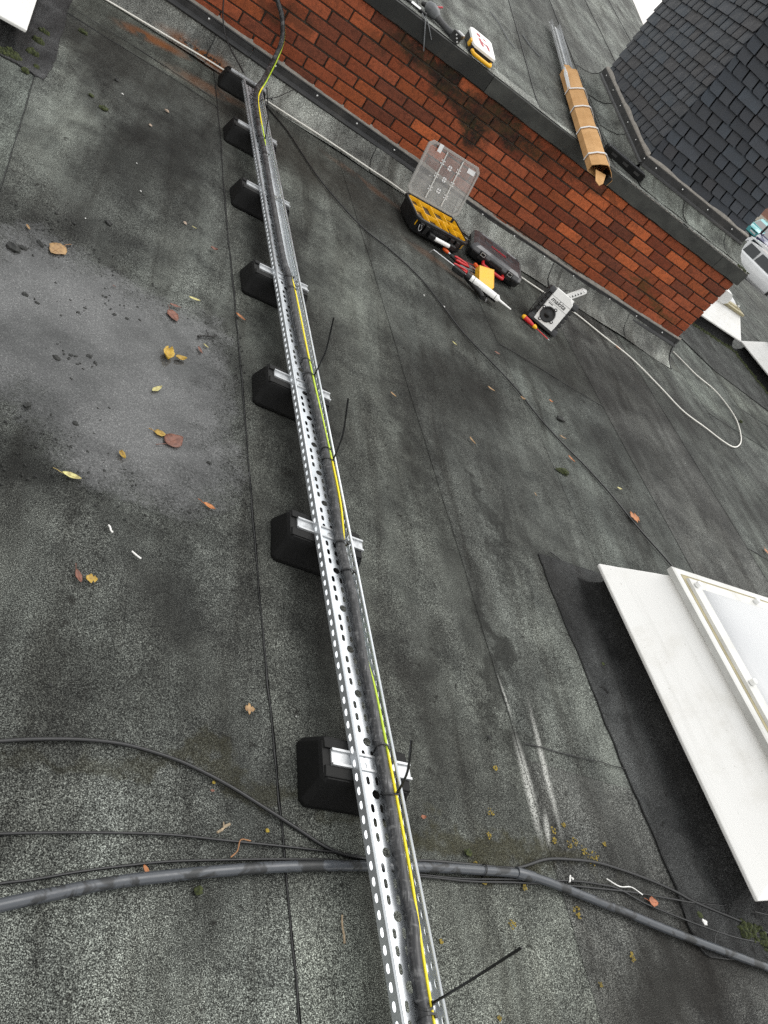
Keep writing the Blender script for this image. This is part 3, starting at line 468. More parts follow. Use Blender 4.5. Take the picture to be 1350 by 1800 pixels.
for k in range(len(laps)-1):
    x0, x1 = laps[k], laps[k+1]
    top = -.17 if (lapx(x0, -.17) < 0) else Y1-.02
    cuts = [Y0+.05, top]
    if k == 3: cuts = [Y0+.05, -3.9, top]
    if k == 4: cuts = [Y0+.05, -5.0 if False else -.70, top]
    if k == 6: cuts = [Y0+.05, -4.34, top]
    if k == 7: cuts = [Y0+.05, -1.6, top]
    if k == 8: cuts = [Y0+.05, -3.2, top]
    if k == 9: cuts = [Y0+.05, -2.4, 2.2, top]
    if k > 9: cuts = [Y0+.05, -1.2+.6*(k % 3), 3.0+.5*(k % 2), top]
    for c in range(len(cuts)-1):
        ys = yrange(cuts[c] - (.06 if c else 0), cuts[c+1])
        if top > 0 and min(lapx(x0, y) for y in ys) < .12 and cuts[c+1] > -.1:
            L = [(max(.13, lapx(x0, y)+wob(x0, y, k)) if y > -.12 else lapx(x0, y)+wob(x0, y, k), y) for y in ys]
        else: L = [(lapx(x0, y)+wob(x0, y, k), y) for y in ys]
        Rr = [(max(a[0]+.02, lapx(x1, y)+.06), y) for a, y in zip(L, ys)]
        tn = TONES[(k*2+c*3) % 7]; j = random.uniform(.94, 1.06)
        sheet(L, Rr, tuple(x*j for x in tn), (.0055 if k < 6 else .0024)+.0009*c, .0005+.0009*c, 'felt_sheet', k < 6)
        if c and k != 6: seam_lines.append([(lapx(x0, cuts[c]-.06)+f*(x1-x0), cuts[c]-.06 + .012*math.sin(f*5+k), .0065-.004*f+.0009*c) for f in [i/14 for i in range(15)]])
    seam_lines.append([(lapx(x0, y)+wob(x0, y, k)-.003, y, .0035) for y in yrange(Y0+.1, top if top < 0 else Y1-.1, .06) if not (top > 0 and y > -.1 and lapx(x0, y) < .12)]); seam_w[id(seam_lines[-1])] = {4: .8, 5: 1.0, 6: .12, 7: .12, 8: .1, 9: .3}.get(k, .12)
# patches of darker new felt dressed round the roof lights
def patch(poly, tone, z, name='felt_patch'):
    c = Vector((sum(p[0] for p in poly)/len(poly), sum(p[1] for p in poly)/len(poly), 0))
    P = [Vector((p[0], p[1], z)) for p in poly]; mb = MB()
    tri = tessellate_polygon([P]); mb.add(P, [tuple(t) for t in tri]); n = len(P)
    mb.add(P + [Vector((p.x, p.y, -.002)) for p in P], [(i, (i+1) % n, n+(i+1) % n, n+i) for i in range(n)], 1)
    o = mb.build(name, [MAT['felt_plain'], MAT['bitumen']], roof); o.color = (*tone, 1)
    seam_lines.append([(p.x, p.y, z-.003) for p in P+[P[0]]]); return o
def dense(pts, amp=.004, k=5):
    out = []
    for a, b in zip(pts[:-1], pts[1:]):
        for i in range(k):
            t = i/k; out.append((a[0]+(b[0]-a[0])*t+random.uniform(-amp, amp), a[1]+(b[1]-a[1])*t+random.uniform(-amp, amp)))
    out.append(tuple(pts[-1][:2])); return out
PT = dense(D['S4']) + [(-1.2, -5.2), (-.3, -4.9), (-.45, -3.15), (-1.6, -3.28)] + dense([D['S4t'][2], D['S4t'][1], D['S4t'][0]])[:-1]
patch(PT, (.50, .505, .53), .0105)
P2 = dense(D['P1']) + [(-6.2, -1.9), (-6.3, -.4), (-5.1, -.35)]
patch(P2, (.55, .54, .58), .0105)
patch([(1.0, .5), (2.9, .2), (3.6, 2.6), (.6, 2.9), (.55, .9)], (.6, .62, .62), .0115)
for key in ('S4c', 'S5', 'P1b', 'S4d'): seam_lines.append([(p[0], p[1], .009) for p in [Vector((*q, 0)) for q in dense(D[key], .003)]])
seam_lines.append([(p.x, p.y, .0068) for p in smooth(D['S2'], 8)])
sm_ = MB()
for ln in seam_lines:
    pts = [Vector(p) for p in ln]
    if len(pts) < 2: continue
    rr = [random.uniform(.0011, .0027)*seam_w.get(id(ln), 1) for _ in pts]
    sm_.tube(pts, rr, 5)
sm_.build('bitumen_seam', MAT['bitumen'], roof, kind='stuff')

# felt upstand dressed up the brick wall, in lengths
prof = [(-.225, .0095), (-.17, .016), (-.12, .032), (-.07, .062), (-.035, .10), (-.012, .138), (-.006, .175)]
bounds = [-8.6, -7.3, -6.1, -5.2, -4.25, -3.05, -2.35, -1.4, -.55, .01]
tones = [tuple(2.3*(c[0]*.7+c[1]*.3)*q for q in (1, 1.01, .99)) for c in [(1, 1, 1), (.9, .9, .9), (1.05, 1.1, 1.05), (.95, 1, .97), (1.25, 1.35, 1.28), (1.05, 1.15, 1.1), (1.15, 1.3, 1.22), (1.0, 1.1, 1.04), (.9, 1, .95)]]
for k in range(len(bounds)-1):
    a, b = bounds[k], bounds[k+1]; xs = yrange(a, b, .06); mb = MB(); rings = []
    for x in xs:
        rings.append([(x, y+(.004 if z < .12 else .0)*math.sin(11*x+3*z*20), max(.003, z+(.003 if k % 2 else 0)+.004*math.sin(7*x+y*30))) for y, z in prof])
    mb.loft(rings, 0, False, True, closed=False); o = mb.build('felt_upstand', MAT['felt'], roof); o.color = (*tones[k], 1)
    if k:
        s2 = MB(); s2.tube([(a+.004*math.sin(i*2.), y-.002, max(.005, z+.003)) for i, (y, z) in enumerate(prof[:-1])], .003, 5); s2.build('bitumen_seam', MAT['bitumen'], roof)
m = MB(); m.tube([(.012, y-.004, z) for y, z in prof], .006, 5); m.build('bitumen_seam', MAT['bitumen'], roof)

# puddle
def poly_inside(p, poly):
    c = False; j = len(poly)-1
    for i in range(len(poly)):
        if (poly[i][1] > p[1]) != (poly[j][1] > p[1]) and p[0] < (poly[j][0]-poly[i][0])*(p[1]-poly[i][1])/(poly[j][1]-poly[i][1])+poly[i][0]: c = not c
        j = i
    return c
PU = [Vector((p[0], p[1], .0095)) for p in smooth(D['puddle'], 4)]
xs = [p.x for p in PU]; ys = [p.y for p in PU]; st = .045; V = {}; F = []; dep = []
def pd(p): return min((Vector((p[0], p[1], .0095))-q).length for q in PU)
nx = int((max(xs)-min(xs))/st)+2; ny = int((max(ys)-min(ys))/st)+2; VV = []
for i in range(nx):
    for j in range(ny):
        p = (min(xs)+i*st, min(ys)+j*st)
        ins = poly_inside(p, PU); d = pd(p)
        if ins or d < st*1.6: V[(i, j)] = len(VV); VV.append((p[0], p[1], .0095)); dep.append(min(1, d/.38) if ins else -.35)
for (i, j) in V:
    if all(q in V for q in ((i+1, j), (i+1, j+1), (i, j+1))): F.append((V[(i, j)], V[(i+1, j)], V[(i+1, j+1)], V[(i, j+1)]))
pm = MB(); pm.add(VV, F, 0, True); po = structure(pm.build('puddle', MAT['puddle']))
at_ = po.data.attributes.new('depth', 'FLOAT', 'POINT'); at_.data.foreach_set('value', dep)

# ------------------------------------------------------------ brick parapet wall
WT = .7825; wall = thing('brick_wall', 'red brick wall with black edge trim dividing lower and upper flat roofs', 'wall', (-2.5, 0, 0))
WL = Vector((-2.5, 0, 0))
m = MB(); m.box((-4.25+2.5, .16, .33), (8.492, .30, .905)); m.build('wall_core', MAT['mortar'], wall)
def brick_mesh(L, k):
    mb = MB(); rng = random.Random(k); h = .0655
    def j(a): return rng.uniform(-a, a)
    bm = bmesh.new(); bmesh.ops.create_cube(bm, size=1)
    for v in bm.verts: v.co = Vector((v.co.x*L+j(.0018), v.co.y*.09+j(.001), v.co.z*h+j(.0012)))
    bmesh.ops.bevel(bm, geom=bm.edges[:], offset=.0042, segments=1, affect='EDGES')
    for v in bm.verts: v.co += Vector((j(.0009), j(.0006), j(.0009)))
    me = bpy.data.meshes.new('brick'); bm.to_mesh(me); bm.free(); me.materials.append(MAT['brick']); return me
BM = [brick_mesh(.2145, k) for k in range(7)]; BH = [brick_mesh(.102, 20+k) for k in range(3)]
BC = [lin(c) for c in ('97502f', '8b472c', '7a3e29', 'a25635', '75402d', '944e32', 'a4583a', '6e3d2c', '8a482e', '9a5236', '8f4c30')]
BRIGHT = {(1, 2): 1, (1, 4): 1, (2, 3): 1, (3, 2): 1, (4, 3): 1, (2, 6): 1, (1, 6): 1, (0, 5): 1, (5, 6): 1, (5, 12): 1, (6, 11): 1}
def add_brick(c, x, half=False, key=0):
    me = random.choice(BH if half else BM); o = bpy.data.objects.new('brick', me); COL.objects.link(o); o.parent = wall
    z = WT - .0375 - .075*c
    o.location = Vector((x, .0395+random.uniform(-.0018, .0016), z+random.uniform(-.0012, .0012))) - WL
    o.rotation_euler = (random.choice((0, math.pi))+random.uniform(-.008, .008), random.uniform(-.006, .006), random.uniform(-.008, .008))
    col = random.choice(BC); f = random.uniform(.78, 1.02)
    if (c, key) in BRIGHT: col = lin('b8623a'); f = .95
    o.color = (col[0]*f, col[1]*f, col[2]*f, 1)
for c in range(9):
    full_end = (c % 2 == 1)
    if not full_end: add_brick(c, -.0525, True)
    x = -.1125 if full_end else -.225
    k = 0
    while x > -5.9:
        add_brick(c, x, False, k); x -= .225; k += 1
# coping: black trim left of the joint, weathered bitumen edge right of it
def coping(x0, x1, mat, ztop, k):
    xs = yrange(x0, x1, .05); mb = MB(); rings = []
    for x in xs:
        w = .0022*math.sin(13*x+k) + .0014*math.sin(37*x)
        rings.append([(x+2.5, -.030+w, .7885+w), (x+2.5, -.034+w, ztop-.006), (x+2.5, -.026, ztop+w*.6), (x+2.5, .10, ztop+.004), (x+2.5, .10, .7885)])
    mb.loft(rings, 0, True, False); return mb.build('coping', mat, wall)
coping(-8.3, -2.647, MAT['coping'], .899, 0); coping(-2.643, -.30, MAT['coping_felt'], .899, 2); coping(-.296, .012, MAT['coping_felt'], .900, 3)
m = MB()
for i in range(26):
    x = -1.35+i*.052; 
    if random.random() < .75: m.tube([(x+2.5, -.031, .9), (x+.02+2.5, -.034+random.uniform(-.003, .002), .9015+random.uniform(-.002, .002)), (x+.045+2.5, -.031, .9)], [.002, random.uniform(.002, .005), .002], 5)
m.build('torn_edge', MAT['sealant'], wall, kind='stuff')
# termination bar with sealant bead and screws
def zf(x):
    K = [(-9, .235), (-5.2, .23), (-4.29, .222), (-3.865, .213), (-2.774, .195), (-2.232, .172), (-1.265, .168), (.04, .199), (1, .2)]
    for (a, b), (c, d) in zip(K[:-1], K[1:]):
        if a <= x <= c: t = (x-a)/(c-a); return b+(d-b)*t
    return .2
bars = [-8.6, -5.1, -4.02, -2.28, -.95, .03]
for k in range(len(bars)-1):
    rings = []
    for x in yrange(bars[k]+.002, bars[k+1]-.002, .08):
        z = zf(x)-.012; o = .002*(k % 2)
        rings.append([(x+2.5, y-o, z+q) for y, q in ((-.008, 0), (-.012, .0), (-.014, -.006), (-.012, -.012), (-.013, -.046), (-.024, -.055), (-.030, -.066), (-.025, -.076), (-.012, -.078), (-.008, -.07))])
    m = MB(); m.loft(rings, 0, True, False); b = m.build('termination_bar', MAT['bar'], wall)
    n = int((bars[k+1]-bars[k])/.31)
    for i in range(n):
        x = bars[k]+.16+i*.31
        q = MB(); q.lathe([(.0015, .004), (.0055, .003), (.0065, 0)], T(x+2.5, -.014, zf(x)-.036) @ Rx(R_(90)), 10); q.build('screw', MAT['screw'], b)
rings = []
for x in yrange(-8.6, .032, .018):
    z = zf(x)-.012; hgt = .014+.010*abs(math.sin(5.3*x)*math.sin(2.1*x+1)) + random.uniform(0, .005)
    rings.append([(x+2.5, .001, z-.004), (x+2.5, -.0115, z-.004), (x+2.5, -.0105, z+.004), (x+2.5, -.0075, z+hgt*.6), (x+2.5, -.004, z+hgt), (x+2.5, .001, z+hgt)])
m = MB(); m.loft(rings, 0, True, False); m.build('sealant_bead', MAT['sealant'], wall)

# ------------------------------------------------------------ upper flat roof
def zu(y): return .9 + .12*max(0, y-.12)
up = MB(); up.add([(-8.3, .13, -.3), (.0, .13, -.3), (.0, .13, .893), (-8.3, .13, .893), (-8.3, 9, -.3), (.0, 9, -.3), (1.25, 9, zu(9)-.02), (-8.3, 9, zu(9)-.02), (.0, 1.9, zu(1.9)-.02)],
    [(0, 1, 2, 3), (3, 2, 8, 6, 7), (0, 3, 7, 4), (1, 5, 6, 8, 2), (4, 7, 6, 5), (0, 4, 5, 1)])
upper = structure(up.build('upper_roof', MAT['felt_plain'])); upper.color = (.8, .82, .8, 1)
ux = [-8.3, -7.2, -6.2, -5.2, -4.2, -3.25, -2.235, -1.5, -.6, .2, 1.3]
def uright(y): return 0.0 if y < 1.9 else min(1.25, .0+.147*(y-1.9)+.3*min(1, (y-1.9)))
for k in range(len(ux)-1):
    ys = yrange(.05, 8.95, .25); rings = []
    for y in ys:
        a = ux[k]+.03*math.sin(.6*y); b = ux[k+1]+.05+.03*math.sin(.6*y); lim = uright(y)
        a = min(a, lim-.02); b = min(b, lim+.0)
        rings.append([(a+(b-a)*i/4, y, zu(y)+.004+(.0065-.006*i/4)) for i in range(5)])
    mb = MB(); mb.loft(rings, 0, False, True, closed=False)
    mb.add([(*r[0][:2], r[0][2]-.012) for r in rings] + [r[0] for r in rings], [(i, i+1, len(rings)+i+1, len(rings)+i) for i in range(len(rings)-1)], 1)
    if k == 8:
        pass
    o = mb.build('felt_sheet', [MAT['felt_plain'], MAT['bitumen']], upper); t_ = [1.5, 1.6, 1.5, 1.6, 1.55, 1.6, 1.25, 1.5, 1.7, 1.7][k]; o.color = (t_, t_*1.03, t_, 1)
    if k: s2 = MB(); s2.tube([(r[0][0]-.002, r[0][1], r[0][2]-.002) for r in rings], .0035, 5); s2.build('bitumen_seam', MAT['bitumen'], upper)
# edge strip along the coping and the dressed strip below the slates
m = MB(); rings = [[(x, -.022, .9035), (x, .06, .9095), (x, .13+.012*math.sin(3*x), .9125), (x, .15+.012*math.sin(3*x), zu(.15)+.0115)] for x in yrange(-8.3, .005, .1)]
m.loft(rings, 0, False, True, closed=False); o = m.build('felt_edge_strip', MAT['felt_plain'], upper); o.color = (2.9, 2.94, 2.88, 1)
DX0, DX1, DY0, DY1 = -1.2, -.085, .30, 1.86
fpf = [(-.26, .013), (-.17, .02), (-.10, .036), (-.05, .068), (-.03, .10), (-.028, .13)]
for a, b, tn in ((-1.235, -.72, 2.2), (-.72, -.22, 2.4), (-.22, .0, 2.1)):
    m = MB(); m.loft([[(x, DY0+y, zu(DY0+y)+max(z, .012)+.002*math.sin(20*x)) for y, z in fpf] for x in yrange(a, b, .05)], 0, False, True, closed=False)
    o = m.build('felt_upstand', MAT['felt_plain'], upper); o.color = (tn, tn*1.05, tn, 1)
    s2 = MB(); s2.tube([(a, DY0+y-.003, zu(DY0+y)+z+.002) for y, z in fpf], .003, 5); s2.build('bitumen_seam', MAT['bitumen'], upper)
for a, b, tn in ((.27, .75, 1.9), (.75, 1.3, 1.9), (1.3, 1.9, 1.7)):
    m = MB(); m.loft([[(DX0+d, y, zu(y)+max(z, .012)+.002*math.sin(17*y)) for d, z in fpf] for y in yrange(a, b, .05)], 0, False, True, closed=False)
    o = m.build('felt_upstand', MAT['felt_plain'], upper); o.color = (tn, tn*1.03, tn, 1)
    s2 = MB(); s2.tube([(DX0+d-.003, b, zu(b)+z+.002) for d, z in fpf], .003, 5); s2.build('bitumen_seam', MAT['bitumen'], upper)

# ------------------------------------------------------------ slate-hung upstand box
ct = Vector(((DX0+DX1)/2, (DY0+DY1)/2, .9))
sl = thing('slate_clad_dormer', 'dark blue-grey slate clad dormer block standing on the upper felt roof', 'dormer', ct)
ZT = 2.55
m = MB(); m.box(((DX0+DX1)/2-ct.x, (DY0+DY1)/2-ct.y, (ZT-.8)/2-.1), (DX1-DX0-.03, DY1-DY0-.03, ZT-.8)); m.build('wall_core', MAT['bitumen'], sl)
m = MB(); m.box((0, 0, ZT-.9+.03), (DX1-DX0+.16, DY1-DY0+.16, .06)); m.build('roof_cap', MAT['coping'], sl)
def slate_mesh(w, h, k):
    rng = random.Random(k); j = lambda a: rng.uniform(-a, a); t = .007
    # bottom edge slightly ragged, corners nibbled; bottom stands proud
    c = [rng.choice((.002, .003, .012)), rng.choice((.002, .003, .010))]
    out = [(-w/2, h), (-w/2, c[0]), (-w/2+c[0]*.9, j(.001)), (0, j(.0018)), (w/2-c[1]*.9, j(.001)), (w/2, c[1]), (w/2, h)]
    f = [(x, -.021+(z/h)*.017, z) for x, z in out]; b = [(x, y+t, z) for x, y, z in f]
    mb = MB(); mb.loft([f, b], 0, True)
    me = bpy.data.meshes.new('slate'); me.from_pydata(mb.v, [], mb.f); bm = bmesh.new(); bm.from_mesh(me); bmesh.ops.recalc_face_normals(bm, faces=bm.faces[:]); bm.to_mesh(me); bm.free(); me.materials.append(MAT['slate']); return me
RH = .080
SWm = [slate_mesh(.2115, RH+.016, k) for k in range(5)]; SNm = [slate_mesh(.098, RH+.016, 30+k) for k in range(4)]; SQ = [slate_mesh(.05, RH+.016, 60+k) for k in range(2)]
SC = [lin(c) for c in ('383b42', '33373e', '3b3e44', '393e46', '3c3c40', '32353b', '40444b', '394049', '3e444c')]
def place_slate(me, p, rot, lum):
    o = bpy.data.objects.new('slate', me); COL.objects.link(o); o.parent = sl; o.location = Vector(p)-ct
    o.rotation_euler = (random.uniform(-.012, .02), random.uniform(-.009, .009), rot); c = random.choice(SC); f = random.uniform(.78, 1.0)*lum; o.color = (c[0]*f, c[1]*f, c[2]*f, 1); return o
def run(width, origin, d, rot, row, z, zmin):
    stretch = (row % 2 == 0); x = 0
    if stretch: seq = [.225]*20 if row % 4 == 0 else [.1125]+[.225]*20
    else: seq = [.1125, .056]+[.1125]*40 if row % 4 == 1 else [.1125]*40
    for w in seq:
        rem = width-x
        if rem < .012: break
        if w > rem: w = rem
        c = x+w/2; px = (origin[0]+d[0]*c, origin[1]+d[1]*c)
        if z + RH > zmin(c): place_slate(random.choice(SWm if w > .18 else SNm if w > .08 else SQ), (px[0], px[1], z+random.uniform(-.003, .003)), rot, 1.).scale.x = w/(.225 if w > .18 else .1125 if w > .08 else .056)
        x += w
for row in range(18):
    z = 1.068+row*RH
    run(DX1-DX0+.012, (DX1, DY0), (-1, 0), 0, row, z, lambda c: 1.085)
    run(DY1-DY0+.012, (DX0, DY0-.012), (0, 1), R_(-90), row, z, lambda c: 1.09+.12*c)
# flashing bar and sealant round the foot of the slates
for pts, rot in ((((DX0-.03, DY0-.03, 1.03), (DX1+.05, DY0-.03, 1.035)), 0), (((DX0-.03, DY1+.02, 1.03+.12*1.56), (DX0-.03, DY0-.03, 1.03)), 1)):
    a, b = Vector(pts[0]), Vector(pts[1]); M = frame(a-ct, b-a); L = (b-a).length; m = MB()
    pr_ = [(0, .040), (-.008, .040), (-.006, -.012), (-.016, -.02), (-.018, -.032), (-.008, -.036), (0, -.034)]
    m.loft([[M @ Vector((x, y, z)) for y, z in pr_] for x in (0, L)]); fb = m.build('termination_bar', MAT['bar'], sl)
    for i in range(int(L/.3)+1):
        q = MB(); q.lathe([(.001, .003), (.005, .002), (.006, 0)], M @ T(.12+i*.3, -.008, .015) @ Rx(R_(90)), 10); q.build('screw', MAT['screw'], fb)
    m = MB(); rg = []
    for x in yrange(0, L, .03):
        h = .016+.012*abs(math.sin(4*x+1)*math.sin(9*x)) + (.008 if rot else 0)
        rg.append([M @ Vector(p) for p in ((x, .004, .034), (x, -.008, .036), (x, -.006, .036+h*.5), (x, .004, .036+h))])
    m.loft(rg); m.build('sealant_bead', MAT['sealant'], sl)
RLA = [(.85, 1.552), 1.17, (2.035, 1.70)]
# ------------------------------------------------------------ cable tray on rubber feet
TH = R_(97.75); TT = Vector((math.cos(TH), math.sin(TH), 0)); TN = Vector((math.sin(TH), -math.cos(TH), 0)); TA = Vector((-3.391, -5.152, 0))
def tp(s, n, z): p = TA + TT*s + TN*n; return Vector((p.x, p.y, z))
TZ, TW, FH, PIT = .105, .118, .027, .1345
tray = thing('cable_tray', 'long galvanised perforated steel cable tray running across the felt roof', 'cable tray', tp(2, 0, 0))
TO = tp(2, 0, 0)
def slot(cx, cy, lx, ly, n=5):
    r = min(lx, ly)/2; pts = []
    if lx >= ly:
        for k in range(n): a = -math.pi/2+math.pi*k/(n-1); pts.append((cx+lx/2-r+r*math.cos(a), cy+r*math.sin(a)))
        for k in range(n): a = math.pi/2+math.pi*k/(n-1); pts.append((cx-lx/2+r+r*math.cos(a), cy+r*math.sin(a)))
    return pts
def circle(cx, cy, r, n=14): return [(cx+r*math.cos(2*math.pi*k/n), cy+r*math.sin(2*math.pi*k/n)) for k in range(n)]
def holed(outer, holes):
    loops = [[Vector((x, y, 0)) for x, y in l] for l in [outer]+holes]
    return [p for l in loops for p in l], [tuple(t) for t in tessellate_polygon(loops)]
q = PIT/4
cellV, cellF = holed([(0, 0), (PIT, 0), (PIT, TW), (0, TW)], [circle(q*.5, TW*.49, .0115)] + [slot(q*(i+.5), y, .0215, .0098) for i in (1, 2, 3) for y in (.041, .0675)] + [slot(q*(i+.5), y, .018, .0075) for i in (0, 1, 2, 3) for y in (.1,)][:0])
flV, flF = holed([(0, 0), (q, 0), (q, FH), (0, FH)], [slot(q*.5, FH*.48, .0195, .0105)])
s0, s1 = -.55, 4.86; base_s = .598-q*.5 - 5*PIT
ncell = int((s1-base_s)/PIT)
m = MB(); s0 = base_s; s1 = base_s+ncell*PIT
for c in range(ncell): m.add([tp(s0+c*PIT+p.x, p.y, TZ)-TO for p in cellV], cellF)
tb = m.build('tray_base', MAT['galv'], tray)
for nm, n0, sg in (('tray_flange', 0, 1), ('tray_flange', TW, -1)):
    m = MB()
    for c in range(ncell*4): m.add([tp(s0+c*q+p.x, n0, TZ+p.y)-TO for p in flV], flF)
    rings = [[tp(s, n0+sg*a, TZ+FH+b)-TO for a, b in ((0, 0), (.001, .0022), (.004, .003), (.0065, .0015), (.0065, -.003))] for s in (s0, s1)]
    m.loft(rings, 0, False, True, closed=False)
    m.build(nm, MAT['galv'], tray)
for o in tray.children:
    md = o.modifiers.new('thickness', 'SOLIDIFY'); md.thickness = .0012; md.offset = 0
# rubber feet with strut channel
def make_foot():
    root = thing('support_foot', '', 'support foot', (0, 0, 0), 0, 'rubber feet under the cable tray')
    def ring(lx, ly, z, r=.014): return [(x*(lx/2) - (math.copysign(r, x) if k else 0), y*(ly/2) - (0 if k else math.copysign(r, y)), z) for x, y, k in ((-1, -1, 0), (-1, -1, 1), (1, -1, 1), (1, -1, 0), (1, 1, 0), (1, 1, 1), (-1, 1, 1), (-1, 1, 0))]
    m = MB(); lo = [ring(.285, .172, 0), ring(.288, .176, .006), ring(.286, .174, .014), ring(.262, .118, .083), ring(.252, .108, .093)]
    m.loft(lo, 0, True, False)
    # top shoulders either side of the channel slot
    for sg in (-1, 1):
        y0, y1 = sg*.0225, sg*.054
        a = [(-.126, y0, .09), (-.126, y1-.004*sg, .09), (-.121, y1-.004*sg, .097), (-.121, y0, .099)]; b = [(-x, y, z) for x, y, z in a]
        m.loft([a, b])
    m.build('rubber_block', MAT['rubber'], root, bevel=.003)
    # strut: open-top channel with turned-in lips
    prof = [(-.0215, .075), (.0215, .075), (.0215, .1046), (.0155, .1046), (.0145, .0985), (-.0145, .0985), (-.0155, .1046), (-.0215, .1046)]
    m = MB(); m.loft([[(x, y, z) for y, z in prof] for x in (-.104, .128)]); m.build('strut_channel', MAT['galv_bright'], root)
    m = MB()
    for x in (.055,): m.lathe([(.008, 0), (.008, .005), (.004, .0055), (.004, .009)], T(x, 0, .1035), 8)
    m.build('channel_bolt', MAT['galv_bright'], root)
    return root
foot0 = make_foot()
FL = ['black rubber foot nearest the black duct, crossing under the tray', 'second black rubber foot from the black duct under the tray', 'third black rubber foot from the black duct, beside the yellow leaves end of the puddle', 'middle black rubber foot of the seven under the tray', 'black rubber foot third from the tray end at the brick wall', 'black rubber foot second from the tray end at the brick wall', 'black rubber foot at the tray end closest to the brick wall']
FL[2] = 'third black rubber foot counting from the black duct under the tray'
rots = [2, 3, 3, 8, 7, 7, 6]
for i, (x, y) in enumerate(D['feet']):
    o = foot0 if i == 0 else copy_tree(foot0)
    o.location = (x, y, .0055); o.rotation_euler = (0, 0, R_(rots[i]+random.uniform(-2, 2))); o['label'] = FL[i]

# ------------------------------------------------------------ cables
def cable(name, pts, r, mat, label, cat='cable', group=None, n=10, k=6):
    m = MB(); P = smooth(pts, k); m.tube(P, r, n); o = m.build(name, mat); tag(o, label, cat, group); return o
CR_ = .0148
def nshift(s):
    K = [(-1, -.003), (.2, -.002), (.6, .006), (1.0, .012), (1.6, .0145), (2.7, .0135), (3.9, .012), (9, .01)]
    for (a, b), (c, d) in zip(K[:-1], K[1:]):
        if a <= s <= c: return b+(d-b)*(s-a)/(c-a)
D['swa'] = [(s, n+nshift(s)) for s, n in D['swa']]
sp = [tp(s, n, TZ+.0015+CR_+.0015*math.sin(s*9)) for s, n in [(-.5, .062)] + D['swa']]
rise = [Vector(p) for p in D['rise']]; rise = [Vector((rise[0].x, -.60, .135)), Vector((-3.925, -.40, .17))] + [Vector((-3.906, -.22, .185)), Vector((-3.892, -.085, .235))] + rise[4:] + [Vector((-4.1, -.045, .60)), Vector((-4.17, -.06, .80)), Vector((-4.2, -.04, .95)), Vector((-4.25, .2, .95)), Vector((-4.4, .9, 1.02))]
sp = sp[:-1] + rise
cable('armoured_cable', sp, CR_, MAT['swa'], 'thick scuffed black armoured cable lying in the tray and climbing the wall', n=16)
def ncab(s):
    K = D['swa']
    for (a, b), (c, d) in zip(K[:-1], K[1:]):
        if a <= s <= c: return b+(d-b)*(s-a)/(c-a)
    return K[0][1] if s < K[0][0] else K[-1][1]
# height of the wire on the cable's right flank: rides up into view, dips out of sight between
EZ = [(-.5, .020), (.0, .021), (.3, .023), (.7, .022), (.82, .016), (.95, .006), (1.2, .006), (1.3, .018), (1.5, .024), (2.1, .025), (2.6, .022), (2.75, .010), (2.9, .006), (3.8, .006), (4.0, .02), (4.3, .03)]
e = [tp(s, ncab(s)+(CR_+.0025 if z > .012 else CR_*.75+.003)+.002*math.sin(5*s), TZ+z) for s, z in EZ]
off = Vector((.018, -.009, .003))
e += [p + off for p in rise[:3]] + [rise[3]+Vector((.0165, -.009, .0))] + [p + Vector((.013, .004, 0)) for p in rise[4:]]
cable('earth_cable', e, .0038, MAT['earth'], 'thin green and yellow striped earth wire tied along the thick black cable', n=8)
cable('duct_pipe', D['conduit'], .012, MAT['pipe'], 'fat dark grey plastic duct crossing the roof under the tray', 'pipe', n=14)
c0, c1 = [Vector(p) for p in D['coupling']]
m = MB(); m.tube([c0, c0+(c1-c0)*.05, c1], [.0148, .0156, .0148], 14); tag(m.build('duct_coupler', MAT['pipe']), 'short grey coupler sleeve on the fat duct right of the tray', 'coupler')
m = MB(); p = Vector(D['conduit'][10]); m.tube([p+Vector((.016*math.cos(a)*.12, .0155*math.cos(a), .0155*math.sin(a))) for a in [2*math.pi*i/12 for i in range(13)]], .0016, 5)
tag(m.build('cable_tie', MAT['pvc_black']), 'loose tie round the duct just left of its coupler', 'cable tie')
def lay(pts, z): return [Vector((p[0], p[1], z)) for p in pts]
cable('data_cable', lay(D['cableA'], .012), .0046, MAT['pvc_black'], 'black cable arching from the left edge and over the duct coupler', group='loose cables beside the duct')
cable('data_cable', lay(D['cableB'], .0105), .003, MAT['pvc_black'], 'thin black cable entering left midway between the arching cable and the duct', group='loose cables beside the duct')
cable('data_cable', lay(D['cableC'], .0105), .003, MAT['pvc_black'], 'thin black cable lying closest along the duct at the left edge', group='loose cables beside the duct')
cable('aerial_cable', lay(D['cableD'], .0115), .0042, MAT['pvc_black'], 'thin black cable trailing from the tray end to the large roof light')
we = lay(D['cableE'], .0155)
for i, p in enumerate(we):
    if p.y > -.24 and p.x < -2.7: p.z = .026
cable('white_cable', we, .005, MAT['white_cable'], 'cream white cable along the foot of the brick wall ending in a loop')
cable('drop_cable', D['cableF'], .0045, MAT['pvc_black'], 'thin black wire hanging down the wall to the end of the tray')
